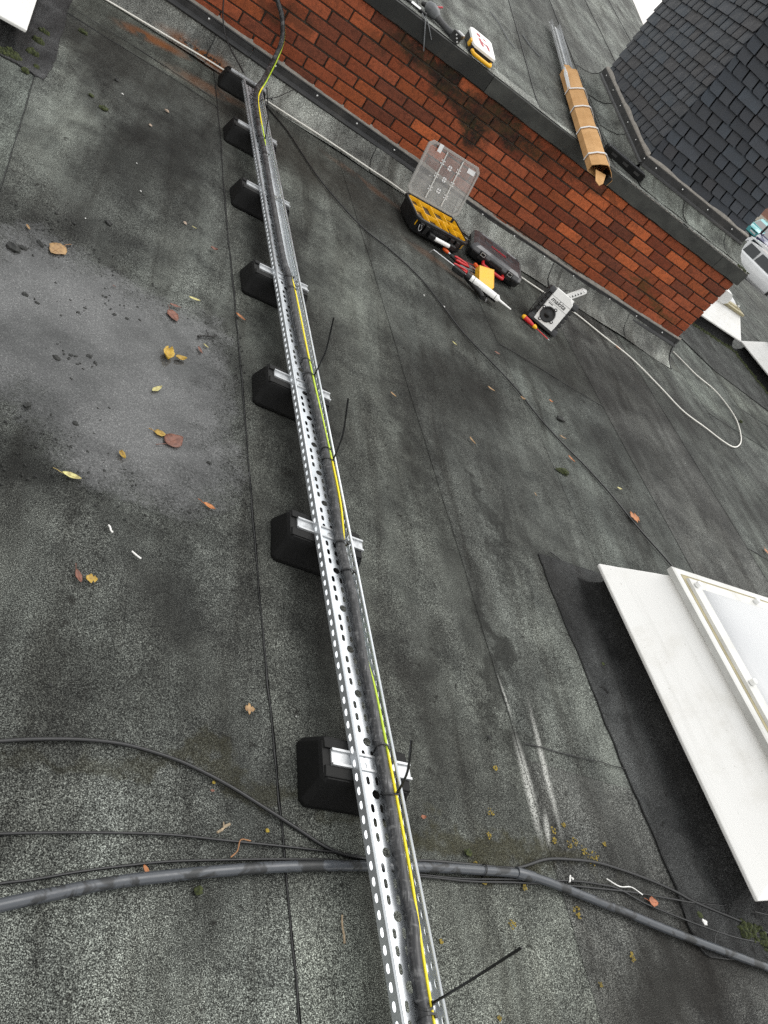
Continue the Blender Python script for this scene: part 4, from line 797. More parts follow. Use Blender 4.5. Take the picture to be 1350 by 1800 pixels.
# cable ties
TL = ['black cable tie with upright tail at the foot nearest the duct', 'trimmed black cable tie just beyond the foot nearest the duct', 'black cable tie with the longest tail at the bottom edge', 'trimmed black cable tie at the very bottom edge of the tray', 'black cable tie with tail at the third foot from the duct', 'trimmed black cable tie beyond the tied tail between second and third feet', 'black cable tie with tail midway between second and third feet', 'trimmed black cable tie over the far side of the second foot', 'trimmed black cable tie on the near side of the second foot', 'trimmed black cable tie just past the third foot', 'trimmed black cable tie at the far side of the middle foot', 'trimmed black cable tie at the near side of the middle foot', 'black cable tie with tail at the bend where the thick cable leaves the tray', 'trimmed black cable tie just below the bend of the thick cable', 'black cable tie with upright tail at the second foot from the wall', 'trimmed black cable tie between the two feet second and third from the wall']
for (s, end), lb in zip(D['ties'], TL):
    n = ncab(max(s, .05)); t = thing('cable_tie', lb, 'cable tie', tp(s, n, TZ), 0, 'black ties holding the cables to the tray'); o = tp(s, n, TZ)
    sk = random.uniform(-.012, .012)
    loop = []
    for i in range(21):
        a = R_(-50)+R_(280)*i/20; rr = CR_+.0022
        loop.append(tp(s+sk*math.sin(a), n + rr*math.cos(a) + (.004 if math.cos(a) > .5 else 0), TZ+.0015+CR_+rr*math.sin(a))-o)
    m = MB(); rings = []
    for i, p in enumerate(loop):
        rings.append([p + TT*d for d in (-.0024, .0024)] + [p*1.0 + TT*d + (p-Vector((0, 0, CR_))).normalized()*.0014 for d in (.0024, -.0024)])
    m.loft(rings); m.build('band', MAT['pvc_black'], t)
    hp = tp(s, n+CR_+.006, TZ+CR_*1.75)-o; m = MB(); m.cbox((0, 0, 0), (.009, .007, .006), .001, T(*hp) @ Rz(TH)); m.build('head', MAT['pvc_black'], t)
    if end:
        E = Vector(end)-o; mid = (hp+E)/2 + (TN*.012 if s > .1 else Vector((0, 0, .012))); P = smooth([hp, hp*.55+mid*.45+Vector((0, 0, .006)), mid, E], 5); rings = []
        for p, nx_ in zip(P, P[1:]+[P[-1]*2-P[-2]]):
            d = (nx_-p).normalized(); sd = d.cross(Vector((-.55, -.55, .63))).normalized(); up_ = sd.cross(d)
            rings.append([p+sd*.0030, p+up_*.001, p-sd*.0030, p-up_*.001])
        m = MB(); m.loft(rings); m.build('tail', MAT['pvc_black'], t)

# ------------------------------------------------------------ roof lights
def rooflight(name, label, corner, ang, L, W, frame_mat='upvc_old', zl=.13):
    """corner = outer lip corner; local x runs along the lip (length L), local y into the light (width W)"""
    t = thing(name, label, 'roof light', (corner[0], corner[1], 0), ang)
    ins, zt = .152, .31
    def ring(i, z): return [(i, i, z), (L-i, i, z), (L-i, W-i, z), (i, W-i, z)]
    m = MB(); m.loft([ring(-.02, .004), ring(.02, .03), ring(.045, .07), ring(.05, zl-.012), ring(.02, zl-.010)], 0, True); b = m.build('upstand', MAT['felt'], t); b.color = (.35, .35, .37, 1)
    m = MB(); m.loft([ring(.014, zl-.016), ring(0, zl-.018), ring(-.003, zl-.004), ring(.006, zl+.006), ring(.04, zl+.045), ring(.115, zt-.045), ring(.137, zt-.02), ring(ins, zt), ring(.3, zt), ring(.3, zl-.016)], 0, True); m.build('kerb', MAT['kerb'], t, bevel=.004)
    m = MB(); m.loft([ring(ins-.012, zt+.004), ring(ins-.02, zt+.006), ring(ins-.02, zt+.03), ring(ins-.012, zt+.034), ring(ins+.012, zt+.034), ring(ins+.018, zt+.024), ring(ins+.03, zt+.024), ring(ins+.036, zt+.046), ring(ins+.085, zt+.05), ring(ins+.09, zt+.03), ring(ins+.09, zt+.004)], 0, True); f = m.build('frame', MAT[frame_mat], t)
    m = MB(); m.loft([ring(ins+.0135, zt+.0345), ring(ins+.0165, zt+.0355), ring(ins+.0165, zt+.025)], 0, True); m.build('seal', MAT['yellowed'], f)
    i0 = ins+.083; m = MB(); rg = []
    for k in range(9):
        a = k/8*math.pi/2; rg.append(ring(i0+.10*(1-math.cos(a))+(.05*k/8), zt+.048+.042*math.sin(a)))
    m.loft(rg, 0, True, True); m.build('dome', MAT['opal'], t)
    pos = []
    nL = max(2, int((L-2*ins)/.36)+1)
    for k in range(nL): x = ins+.07+(L-2*ins-.14)*k/(nL-1); pos += [(x, ins+.06), (x, W-ins-.06)]
    nW = max(2, int((W-2*ins)/.36)+1)
    for k in range(1, nW-1): y = ins+.07+(W-2*ins-.14)*k/(nW-1); pos += [(ins+.06, y), (L-ins-.06, y)]
    for x, y in pos:
        m = MB(); m.lathe([(.012, 0), (.0125, .014), (.010, .019), (.002, .02)], T(x, y, zt+.049), 12); m.build('screw_cap', MAT['upvc'], f)
    return t
c = Vector(D['sky1'][0]); d = Vector(D['sky1'][1])-c
a1 = math.atan2(d.y, d.x)
rooflight('roof_light', 'large white roof light with pale blue dome at the right edge', c, a1, d.length, 1.3)
c2 = D['sky2'][0]
rl = rooflight('roof_light', 'white roof light corner with mossy foot at the upper left corner', c2, R_(97.75), 1.0, 1.0)
# ------------------------------------------------------------ roof lights beyond the wall end
rooflight('roof_light', 'white roof light half hidden behind the end of the brick wall', RLA[0], R_(6), RLA[1], 1.2, 'yellowed')
rooflight('roof_light', 'white roof light beyond the wall end, cut off by the right edge', RLA[2], R_(-79), 1.3, 1.2, 'upvc_old')
m = MB()
pts = [(0, 0), (.10, 0), (.13, .03), (.13, .075), (.10, .10), (0, .105)]
m.prism(pts, 0, .16, frame((.012, .05, .705), (1, 0, 0), (0, 1, 0)))
tag(m.build('gutter_end', MAT['upvc']), 'white plastic gutter stop end under the coping at the wall corner', 'gutter')
CARS = [
 ('white car nearest the roof edge, just beyond the upper roof corner', (24.6, 29.6, -3), -50, (.72, .73, .74), .1),
 ('white car parked behind the nearest white car', (27.3, 33.2, -3), -50, (.70, .71, .72), .0),
 ('navy blue car facing the roof in the second row', (37.0, 46.4, -3), -140, (.018, .022, .085), .0),
 ('turquoise car parked beside the navy car', (38.2, 49.8, -3), -140, (.07, .36, .38), .0),
 ('silver car behind the navy car at the right edge', (42.0, 53.2, -3), -140, (.45, .46, .5), .0)]
# ------------------------------------------------------------ open organiser box with clear lid
def organiser():
    bl, br, fr, fl = Vector((-2.864, -.528, 0)), Vector((-2.428, -.451, 0)), Vector((-2.384, -.747, 0)), Vector((-2.804, -.853, 0))
    ang = math.atan2(br.y-bl.y, br.x-bl.x)+R_(1.5); W, Dp, H = .44, .325, .115
    t = thing('organiser_box', 'open black organiser box with yellow bins and clear lid leaning on the wall', 'organiser box', (-2.622, -.644, .012), ang)
    m = MB()
    def rg(w, d, z, c=.03): return [(x, y, z) for x, y in ((-w/2+c, -d/2), (w/2-c, -d/2), (w/2, -d/2+c), (w/2, d/2-c), (w/2-c, d/2), (-w/2+c, d/2), (-w/2, d/2-c), (-w/2, -d/2+c))]
    m.loft([rg(W-.06, Dp-.06, 0), rg(W-.03, Dp-.03, .012), rg(W-.02, Dp-.02, .085), rg(W, Dp, .092), rg(W, Dp, .108), rg(W-.008, Dp-.008, .112), rg(W-.03, Dp-.03, .112), rg(W-.034, Dp-.034, .085)], 0, True)
    body = m.build('box_body', MAT['plastic_black'], t)
    # removable yellow bins, each with walls and a floor
    x0, x1, y0, y1 = -W/2+.02, W/2-.02, -Dp/2+.02, Dp/2-.02
    cells = [(0, .22, .0, .55), (0, .22, .55, 1), (.22, .47, .38, 1), (.22, .47, 0, .38), (.47, .62, .0, .5), (.47, .74, .5, 1), (.62, .80, 0, .5), (.74, 1, .66, 1), (.80, 1, .33, .66), (.80, 1, 0, .33), (.74, .80, .5, .66)]
    for a, b, c, d in cells[:-1]:
        X0, X1, Y0_, Y1_ = x0+(x1-x0)*a+.001, x0+(x1-x0)*b-.001, y0+(y1-y0)*c+.001, y0+(y1-y0)*d-.001; w = .0022; zb, zt = .05, .109
        m = MB(); ro = lambda i, z: [(X0+i, Y0_+i, z), (X1-i, Y0_+i, z), (X1-i, Y1_-i, z), (X0+i, Y1_-i, z)]
        m.loft([ro(.004, zb), ro(0, zt), ro(w, zt), ro(w+.006, zb+.004)], 0, True); bn = m.build('bin', MAT['yellow'], t)
        for k in range(random.choice((0, 3, 4, 5))):
            px, py = random.uniform(X0+.02, X1-.02), random.uniform(Y0_+.015, Y1_-.015); q = MB()
            q.cbox((0, 0, 0), (random.uniform(.018, .04), random.uniform(.008, .018), .012), .002, T(px, py, zb+.02) @ Rz(random.uniform(0, 3)) @ Rx(random.uniform(-.5, .5)))
            q.build('fitting', MAT[random.choice(('white', 'white', 'steel', 'plastic_black'))], bn)
    # front: latches, white carrying tube, hook
    for x in (-.165, -.12, .085, .135):
        m = MB(); m.cbox((x, -Dp/2-.004, .062), (.03, .014, .06), .003); m.build('latch', MAT['plastic_black'], t)
    m = MB(); m.tube([(-.045, -Dp/2-.028, .05), (.075, -Dp/2-.028, .05)], .0135, 14); hd = m.build('handle', MAT['white'], t)
    for x in (-.07, .1):
        m = MB(); m.cbox((x, -Dp/2-.018, .05), (.05, .036, .034), .006); m.build('handle_bracket', MAT['plastic_black'], hd)
    m = MB(); m.tube(smooth([(-.185, -Dp/2-.012, .08), (-.182, -Dp/2-.02, .055), (-.17, -Dp/2-.022, .045), (-.16, -Dp/2-.02, .06), (-.175, -Dp/2-.016, .085)], 5), .0022, 6); m.build('wire_hook', MAT['steel'], t)
    # lid, hinged at the back edge
    ML = T(0, Dp/2+.002, .112) @ Rx(R_(72)); LW, LD = .44, .345
    def lr(i, z, c=.028): return [ML @ Vector((x, y, z)) for x, y in ((-LW/2+c+i, i), (LW/2-c-i, i), (LW/2-i, c+i), (LW/2-i, LD-c-i), (LW/2-c-i, LD-i), (-LW/2+c+i, LD-i), (-LW/2+i, LD-c-i), (-LW/2+i, c+i))]
    m = MB(); m.loft([lr(.016, .004), lr(.0, .005), lr(0, .016), lr(.004, .018), lr(.016, .018)], 0, False); lid = m.build('lid_rim', MAT['clear_rim'], t)
    m = MB(); m.loft([lr(.0155, .006), lr(.0155, .009)], 0, True); m.build('lid_panel', MAT['clear'], t)
    for x in (-.5/3*LW*.92, .5/3*LW*.92):
        m = MB(); m.box((x, LD/2, .013), (.005, LD-.04, .010), ML); m.build('lid_rib', MAT['upvc_old'], lid)
        for y in (.25, .5, .75):
            m = MB()
            for k in range(4): m.box((x+(.011 if k % 2 else -.011), LD*y+(.009 if k > 1 else -.009), .0135), (.009, .007, .002), ML @ Matrix.Identity(4))
            m.build('lid_stud', MAT['label'], lid)
    for y in (.28, .5, .72):
        m = MB()
        for k in range(4):
            a0 = k*math.pi/2+.2; m.prism([(.003*math.cos(a0+.6), .003*math.sin(a0+.6))] + [(.017*math.cos(a0+i*.29), .017*math.sin(a0+i*.29)) for i in range(5)], 0, .002, ML @ T(0, LD*y, .0105))
        m.build('lid_boss', MAT['label'], lid)
    m = MB(); m.box((LW*.36, LD*.86, .0115), (.062, .03, .001), ML); m.build('lid_label', MAT['label'], lid)
    m = MB(); m.box((-LW*.30, LD*.93, .0225), (.03, .05, .001), ML @ Rz(.0)); m.build('lid_tape', MAT['label'], lid)
    return t
organiser()

# ------------------------------------------------------------ black drill case with red handle
def drill_case():
    a, b = Vector((-2.277, -.631, 0)), Vector((-1.912, -.715, 0)); ang = math.atan2(b.y-a.y, b.x-a.x); W, Dp, H = .43, .335, .11
    ctr = (a+b)/2 + Vector((math.cos(ang+math.pi/2), math.sin(ang+math.pi/2), 0))*(Dp/2)
    t = thing('drill_case', 'closed black power tool case with red handle beside the organiser box', 'tool case', (ctr.x, ctr.y, .012), ang)
    def rg(w, d, z, c=.022): return [(x, y, z) for x, y in ((-w/2+c, -d/2), (w/2-c, -d/2), (w/2, -d/2+c), (w/2, d/2-c), (w/2-c, d/2), (-w/2+c, d/2), (-w/2, d/2-c), (-w/2, -d/2+c))]
    m = MB(); m.loft([rg(W-.05, Dp-.05, 0), rg(W-.01, Dp-.012, .014), rg(W, Dp, .05), rg(W, Dp, .056)], 0, True); m.build('case_base', MAT['plastic_black'], t)
    m = MB(); m.loft([rg(W, Dp, .058), rg(W, Dp, .066), rg(W-.012, Dp-.014, .09), rg(W-.06, Dp-.06, .104), rg(W-.075, Dp-.075, .106), rg(W-.09, Dp-.09, .101)], 0, True); lid = m.build('case_lid', MAT['smoked'], t)
    for x, y, w, d in ((-.09, .05, .06, .07), (.1, .05, .05, .08), (0, .09, .2, .012), (0, -.075, .17, .012)):
        m = MB(); m.cbox((x, y, .1025), (w, d, .006), .0025); m.build('lid_rib', MAT['smoked'], lid)
    for x in (-.115, .115):
        m = MB(); m.cbox((x, -Dp/2-.004, .06), (.05, .016, .058), .004); la = m.build('latch', MAT['plastic_black'], t)
        m = MB(); m.loft([[(x+sx*(.017-i), -Dp/2-.0125-k, .075+sz*(.012-i)) for sx, sz in ((-1, -1), (1, -1), (1, 1), (-1, 1))] for i, k in ((0, 0), (.0, .002), (.003, .002), (.003, 0))], 0, False); m.build('latch_trim', MAT['screw'], la)
    m = MB(); m.cbox((0, -Dp/2-.002, .062), (.10, .014, .03), .004); m.build('hasp', MAT['plastic_black'], t)
    hp = [(-.085, -Dp/2+.005, .035), (-.083, -Dp/2-.04, .033), (-.065, -Dp/2-.055, .032), (.065, -Dp/2-.055, .032), (.083, -Dp/2-.04, .033), (.085, -Dp/2+.005, .035)]
    m = MB(); m.tube(smooth(hp, 3), .0115, 10); m.build('handle', MAT['red'], t)
    # red script on the lid, illegible flourish with a lightning stroke
    m = MB(); base = frame((-.0, .012, .1028), (1, 0, 0))
    for k, (x, h) in enumerate(((-.062, .034), (-.046, .026), (-.033, .018), (-.021, .024), (-.008, .016), (.004, .026), (.016, .016), (.028, .016), (.040, .024), (.052, .018))):
        m.prism([(x-.005, -h*.45), (x+.004, -h*.45), (x+.009, h*.5), (x, h*.5)], .0, .0012, base)
    m.prism([(-.075, -.012), (.06, -.022), (.062, -.017), (-.02, -.006)], .0, .0014, base); m.build('lid_script', MAT['red_paint'], lid)
    return t
drill_case()

# ------------------------------------------------------------ site radio
def glyph_text(txt, size, mat, parent, M, name, shear=.25):
    cu = bpy.data.curves.new(name, 'FONT'); cu.body = txt; cu.size = size; cu.extrude = .0006; cu.shear = shear; cu.offset = size*.012; cu.align_x = 'CENTER'; cu.resolution_u = 3
    tmp = bpy.data.objects.new(name, cu); COL.objects.link(tmp); bpy.context.view_layer.update()
    me = bpy.data.meshes.new_from_object(tmp); bpy.data.objects.remove(tmp); me.transform(M); me.materials.append(mat); return link(name, me, parent)
def radio():
    a, b = Vector((-1.817, -1.048, 0)), Vector((-1.674, -1.11, 0)); ang = math.atan2(b.y-a.y, b.x-a.x); c = (a+b)/2
    t = thing('site_radio', 'white and black site radio with round speaker and raised handle', 'radio', (c.x, c.y, .012), ang)
    LEAN = Rx(R_(-15)); W, H, Dp = .158, .245, .14
    Q = T(0, .02, .02) @ LEAN
    m = MB()
    def fr(i, y): return [Q @ Vector((x, y, z)) for x, z in ((-W/2+i, i), (W/2-i, i), (W/2-i, H-.03-i), (W/2-.035-i, H-i), (-W/2+i, H-i))]
    m.loft([fr(.004, -.012), fr(0, -.006), fr(0, .05)], 0, True); m.build('front_panel', MAT['white'], t)
    m = MB(); m.cbox((0, .05+Dp/2-.03, H/2+.01), (W-.006, Dp-.03, H-.02), .012, Q); m.build('body', MAT['white'], t)
    # black roll cage on both sides with ribbed bars
    for sg in (-1, 1):
        for k in range(6):
            m = MB(); m.cbox((sg*(W/2+.016), .06, .03+k*.034), (.028, .12, .022), .004, Q); m.build('side_rib', MAT['plastic_black'], t)
        m = MB(); m.cbox((sg*(W/2+.010), .068, H/2-.01), (.016, .13, H-.05), .004, Q); m.build('side_guard', MAT['plastic_black'], t)
        for z in (.008, H-.03):
            m = MB(); m.cbox((sg*(W/2+.018), .055, z), (.042, .14, .045), .012, Q); m.build('corner_bumper', MAT['plastic_grey'], t)
    cg = [(-W/2-.03, -.005, .02), (-W/2-.038, -.02, .04), (-W/2-.038, -.02, .17), (-W/2-.03, -.012, .2), (-W/2-.028, .05, .215), (-W/2-.03, .11, .2)]
    for dx in (0, -.014):
        m = MB(); m.tube([Q @ Vector((x+dx, y, z)) for x, y, z in smooth(cg, 4)], .0036, 7); m.build('guard_rail', MAT['plastic_black'], t)
    m = MB(); m.cbox((0, .05, -.004), (W+.02, .13, .022), .006, Q); m.build('foot_plate', MAT['plastic_black'], t)
    S_ = Q @ T(-.018, -.0125, .075) @ Rx(R_(90)); m = MB(); m.lathe([(.052, 0), (.053, .005), (.047, .007), (.043, .004), (.030, .002), (.018, .003), (.016, .006), (.0, .008)], S_, 24); sp_ = m.build('speaker', MAT['plastic_black'], t)
    for k in range(4):
        an = math.pi/4+k*math.pi/2+.35; m = MB(); m.lathe([(.011, 0), (.011, .006), (.008, .0065), (.004, .003)], S_ @ T(.057*math.cos(an), .057*math.sin(an), 0), 12); m.build('speaker_lug', MAT['plastic_black'], sp_)
        m = MB(); m.lathe([(.005, .0065), (.003, .0078)], S_ @ T(.057*math.cos(an), .057*math.sin(an), 0), 8); m.build('screw', MAT['screw'], sp_)
    for z in (.148, .190):
        m = MB(); m.box((0, -.0126, z), (W-.008, .0012, .0016), Q); m.build('panel_groove', MAT['plastic_grey'], t)
    glyph_text('makita', .043, MAT['black_print'], t, Q @ T(-.008, -.0128, .158) @ Rx(R_(90)), 'brand_lettering')
    glyph_text('Bluetooth', .0095, MAT['black_print'], t, Q @ T(-.05, -.0128, .139) @ Rx(R_(90)), 'small_lettering', 0) if False else None
    m = MB()
    for k in range(4): m.box((-.06+k*.009, -.0128, .139), (.006, .0012, .007), Q)
    m.build('small_lettering', MAT['black_print'], t)
    # handle swung up and to the right, with zigzag arms and ribbed grip
    hb, he = Vector((.01, .0, H-.02)), Vector((.075, .0, H+.085)); dv = (he-hb).normalized(); pv = Vector((-dv.z, 0, dv.x))
    for y in (-.005, .075):
        m = MB(); L = (he-hb).length
        def arm(r, i): 
            pts = []
            for k in range(9): an = math.pi/2+math.pi*k/8; pts.append(hb + dv*(r*math.cos(an)) + pv*(r*math.sin(an)))
            for k in range(9): an = -math.pi/2+math.pi*k/8; pts.append(he + dv*(r*math.cos(an)) + pv*(r*math.sin(an)))
            return [Q @ Vector((p.x, y+i, p.z)) for p in pts]
        m.loft([arm(.0165, 0), arm(.0165, .014)]); ar = m.build('handle_arm', MAT['white'], t)
        for k in range(5):
            p = hb+dv*(L*(.2+.15*k)); q_ = [p-dv*.006-pv*.008, p+dv*.007-pv*.008, p+(dv*.0 if k % 2 else dv*.001)+pv*.008]
            mm = MB(); mm.loft([[Q @ Vector((v.x, y-.0006, v.z)) for v in q_], [Q @ Vector((v.x, y-.0002, v.z)) for v in q_]]); mm.build('arm_recess', MAT['plastic_grey'], ar)
        for e_ in (hb, he):
            mm = MB(); mm.lathe([(.006, 0), (.005, .003), (.002, .0032)], Q @ T(e_.x, y, e_.z) @ Rx(R_(90)), 10); mm.build('arm_screw', MAT['screw'], ar)
    m = MB(); m.tube([Q @ Vector((he.x, y, he.z)) for y in (.002, .085)], .012, 12); g_ = m.build('grip', MAT['white'], t)
    for k in range(5):
        m = MB(); m.tube([Q @ Vector((he.x, .022+k*.01, he.z)), Q @ Vector((he.x, .026+k*.01, he.z))], .0135, 12); m.build('grip_rib', MAT['plastic_black'], g_)
    m = MB(); m.tube([Q @ Vector((-.03, .07, H)), Q @ Vector((.005, .16, H+.03))], [.004, .003], 7); m.build('aerial', MAT['plastic_black'], t)
    return t
radio()

# ------------------------------------------------------------ hand tools
def screwdriver():
    h, n, tip = [Vector(p) for p in D['sd']]; h.z = n.z = .024; tip.z = .018; d = (tip-h).normalized(); t = thing('screwdriver', 'red and yellow insulated screwdriver lying beside the radio', 'screwdriver', (h.x, h.y, .012)); o = Vector((h.x, h.y, .012))
    F = lambda s: h+d*s-o; m = MB(); m.tube([F(s) for s in (0, .006, .02, .06, .085, .095)], [.006, .014, .0165, .0155, .011, .0105], 10); m.build('grip', MAT['red'], t)
    m = MB(); m.tube([F(s) for s in (-.004, .0, .010, .018)], [.006, .0125, .0155, .0168], 10); m.build('end_cap', MAT['yellow'], t)
    m = MB(); m.tube([F(s) for s in (.094, .100, .112, .124)], [.0108, .0150, .0135, .006], 10); m.build('collar', MAT['yellow'], t)
    m = MB(); m.tube([F(s) for s in (.12, .225)], .0036, 8); m.build('shaft', MAT['red'], t); m = MB(); m.tube([F(s) for s in (.225, .24)], [.003, .0016], 8); m.build('blade', MAT['steel'], t)
screwdriver()
def sealant_gun():
    a, b, c = [Vector(p) for p in D['gun']]; a.z = b.z = .055; c.z = .05; d = (b-a).normalized()
    t = thing('sealant_gun', 'black sealant gun loaded with a white cartridge in front of the yellow bin', 'sealant gun', (a.x, a.y, .012)); o = Vector((a.x, a.y, .012))
    m = MB(); m.tube([a-o, b-o], .0245, 16); ct_ = m.build('cartridge', MAT['white'], t)
    for s in (.022, .195): m = MB(); m.tube([a+d*s-o, a+d*(s+.003)-o], .0252, 16); m.build('cartridge_band', MAT['black_print'], ct_)
    m = MB(); m.tube([b-o, b+d*.012-o, b+d*.02-o, c-o], [.0235, .013, .0085, .0045], 12); m.build('nozzle', MAT['white'], t)
    # cradle and end plate
    m = MB(); side = Vector((-d.y, d.x, 0))
    ring = lambda p, r: [p + side*(r*math.cos(an)) + Vector((0, 0, r*math.sin(an))) for an in [R_(200+i*14) for i in range(11)]] + [p + side*((r+.003)*math.cos(an)) + Vector((0, 0, (r+.003)*math.sin(an))) for an in [R_(340-i*14) for i in range(11)]]
    m.loft([ring(a+d*s-o, .0255) for s in (-.02, .1, .216)]); m.build('cradle', MAT['plastic_black'], t)
    m = MB(); m.tube([a-d*.035-o, a-d*.005-o], .026, 14); m.build('end_plate', MAT['plastic_black'], t)
    m = MB(); m.tube([a-d*.03-o, a-d*.29-o], .0042, 8); m.tube([a-d*.29-o, a-d*.30+Vector((0, 0, -.03))-o], .0042, 8); m.build('plunger_rod', MAT['steel'], t)
    g_ = [Vector(p) for p in D['grip']]
    m = MB(); gp = [a-d*.02-Vector((0, 0, .012)), g_[1]+Vector((0, 0, .012)), g_[2]+Vector((0, 0, .012))]; m.tube([p-o for p in smooth(gp, 4)], [.017, .0185, .019, .019, .018, .0175, .018, .0185, .017], 10); m.build('grip', MAT['plastic_black'], t)
    m = MB(); m.tube([p-o for p in smooth([a+d*.02-Vector((0, 0, .02)), g_[3]+Vector((0, 0, .0)), g_[2]+d*.03+Vector((0, 0, .01))], 4)], .0065, 8); m.build('trigger', MAT['steel'], t)
    m = MB(); m.cbox((0, 0, 0), (.09, .04, .035), .008, frame(a-d*.085-o-Vector((0, 0, .01)), d)); m.build('ratchet_housing', MAT['plastic_black'], t)
sealant_gun()
def yellow_bin():
    P = [Vector(p) for p in D['yb']]; c = sum(P, Vector())/4; d = (P[1]-P[0]).normalized(); W = .115; L = .165
    t = thing('yellow_bin', 'yellow plastic organiser bin tipped among the hand tools', 'bin', (c.x, c.y, .012)); M = frame(c-Vector((c.x, c.y, .012)), (.72, -.30, 0), (-.2, -.45, .9)) @ Rz(R_(-62))
    m = MB(); r = lambda i, z: [M @ Vector((x, y, z)) for x, y in ((-L/2+i, -W/2+i), (L/2-i-.02, -W/2+i), (L/2-i, -W/2+.02+i), (L/2-i, W/2-i-.02), (L/2-i-.02, W/2-i), (-L/2+i, W/2-i))]
    m.loft([r(0, -.03), r(.004, .022), r(.0065, .022), r(.004, -.026)], 0, False); m.add(r(.0045, .021), [tuple(range(6))]); m.build('bin_shell', MAT['yellow'], t); return t
yellow_bin()
def pliers(pts, mat, label, name='pliers', grip2=True):
    p = [Vector(q) for q in pts]; d = (p[-1]-p[0]).normalized(); s = Vector((-d.y, d.x, 0)); t = thing(name, label, 'pliers', (p[0].x, p[0].y, .012)); o = Vector((p[0].x, p[0].y, .012))
    L = (p[-1]-p[0]).length
    for sg in (1, -1):
        g = [p[0]-d*.01+s*sg*.024, p[0]+d*L*.35+s*sg*.022, p[0]+d*L*.75+s*sg*.008]; m = MB(); m.tube([q-o for q in smooth(g, 4)], [.006]+[.0088]*6+[.007, .006], 8); m.build('handle', mat, t)
    m = MB(); e = p[0]+d*L*.75; m.loft([[e+d*x+s*y+Vector((0, 0, z))-o for y, z in ((-w, -.007), (w, -.007), (w, .007), (-w, .007))] for x, w in ((-.01, .012), (.015, .016), (.04, .012), (.085, .004))]); m.build('jaw', MAT['steel'], t)
TP = D['tools']
pliers(TP['red1'], MAT['red'], 'red handled pliers lying between organiser box and yellow bin')
pliers(TP['red2'], MAT['red'], 'red handled side cutters lying against the black gun body', 'cutters')
pliers(TP['grey'], MAT['greymetal'], 'grey handled pliers lying between the two red handled tools')
def knife():
    p = [Vector(q) for q in TP['orange']]; d = (p[2]-p[0]).normalized(); t = thing('wire_stripper', 'black cutter with orange tip in front of the organiser box', 'cutter', (p[0].x, p[0].y, .012)); o = Vector((p[0].x, p[0].y, .012))
    m = MB(); m.tube([p[0]-o, p[0]+d*.008-o, p[0]+d*.035-o, p[0]+d*.05-o], [.006, .012, .011, .007], 10); m.build('tip', MAT['orange'], t)
    m = MB(); m.tube([p[0]+d*.048-o, p[0]+d*.062-o], [.008, .007], 10); m.build('ferrule', MAT['steel'], t)
    m = MB(); m.tube([p[0]+d*.06-o, p[0]+d*.08-o, p[0]+d*.15-o, p[0]+d*.19-o], [.008, .014, .015, .009], 10); m.build('handle', MAT['plastic_black'], t)
    m = MB(); c = [Vector(q) for q in TP['cut']]; m.cbox((0, 0, 0), (.05, .022, .02), .005, frame(c[0], c[1]-c[0])); tag(m.build('orange_clip', MAT['orange']), 'small orange plastic piece touching the yellow bin', 'clip')
    pts = smooth([p[0]+d*.06, Vector((-2.40, -.83, .035)), Vector((-2.32, -.83, .045)), c[0]], 6); m = MB(); m.tube(pts, .0025, 6); tag(m.build('lanyard_cord', MAT['red_paint']), 'thin cord from the orange tipped cutter to the orange clip', 'cord')
knife()

# ------------------------------------------------------------ things on the upper roof
def upper_case():
    A, B, C_, D_ = [Vector(p) for p in D['ucase']]; ang = math.atan2(B.y-A.y, B.x-A.x)
    x = (B-A).normalized(); c = Vector((-2.775, .165, 0)); c.z = zu(c.y)+.012; W, L = .185, .30
    t = thing('small_parts_case', 'flat parts case with white lid, red marks and yellow handle on the wall edge', 'parts case', c)
    M = frame((0, 0, 0), (.985, .06, .0), (0, -.12, 1)) @ Rz(R_(-3))
    def rg(w, d, z, k=.02): return [M @ Vector((x_, y, z)) for x_, y in ((-w/2+k, -d/2), (w/2-k, -d/2), (w/2, -d/2+k), (w/2, d/2-k), (w/2-k, d/2), (-w/2+k, d/2), (-w/2, d/2-k), (-w/2, -d/2+k))]
    m = MB(); m.loft([rg(W-.02, L-.02, 0), rg(W-.006, L-.006, .006), rg(W-.006, L-.006, .05)], 0, True); m.build('case_base', MAT['plastic_black'], t)
    m = MB(); m.loft([rg(W, L, .052), rg(W, L, .066), rg(W-.012, L-.012, .071)], 0, True); lid = m.build('case_lid', MAT['white'], t)
    m = MB(); m.tube([M @ Vector(p) for p in smooth([(-.075, -L/2+.002, .03), (-.07, -L/2-.03, .03), (-.05, -L/2-.042, .03), (.05, -L/2-.042, .03), (.07, -L/2-.03, .03), (.075, -L/2+.002, .03)], 3)], .012, 10); m.build('handle', MAT['yellow'], t)
    for y in (-.07, ):
        m = MB(); m.cbox((-W/2-.002, y, .042), (.014, .05, .04), .004, M); m.build('latch', MAT['yellow'], t)
    m = MB()
    for pts in ([(-.05, .09), (-.02, .10), (-.015, .06), (-.03, .05), (-.045, .055)], [(.01, .08), (.03, .07), (.025, .05), (.008, .055)], [(-.04, .02), (-.02, .03), (.0, -.07), (-.018, -.09), (-.03, -.06)], [(-.02, .0), (.045, -.02), (.05, -.035), (-.01, -.018)], [(.02, .0), (.038, .0), (.05, -.08), (.032, -.08)]):
        m.prism(pts, .0712, .0722, M)
    m.build('lid_marking', MAT['red_paint'], lid); return t
upper_case()
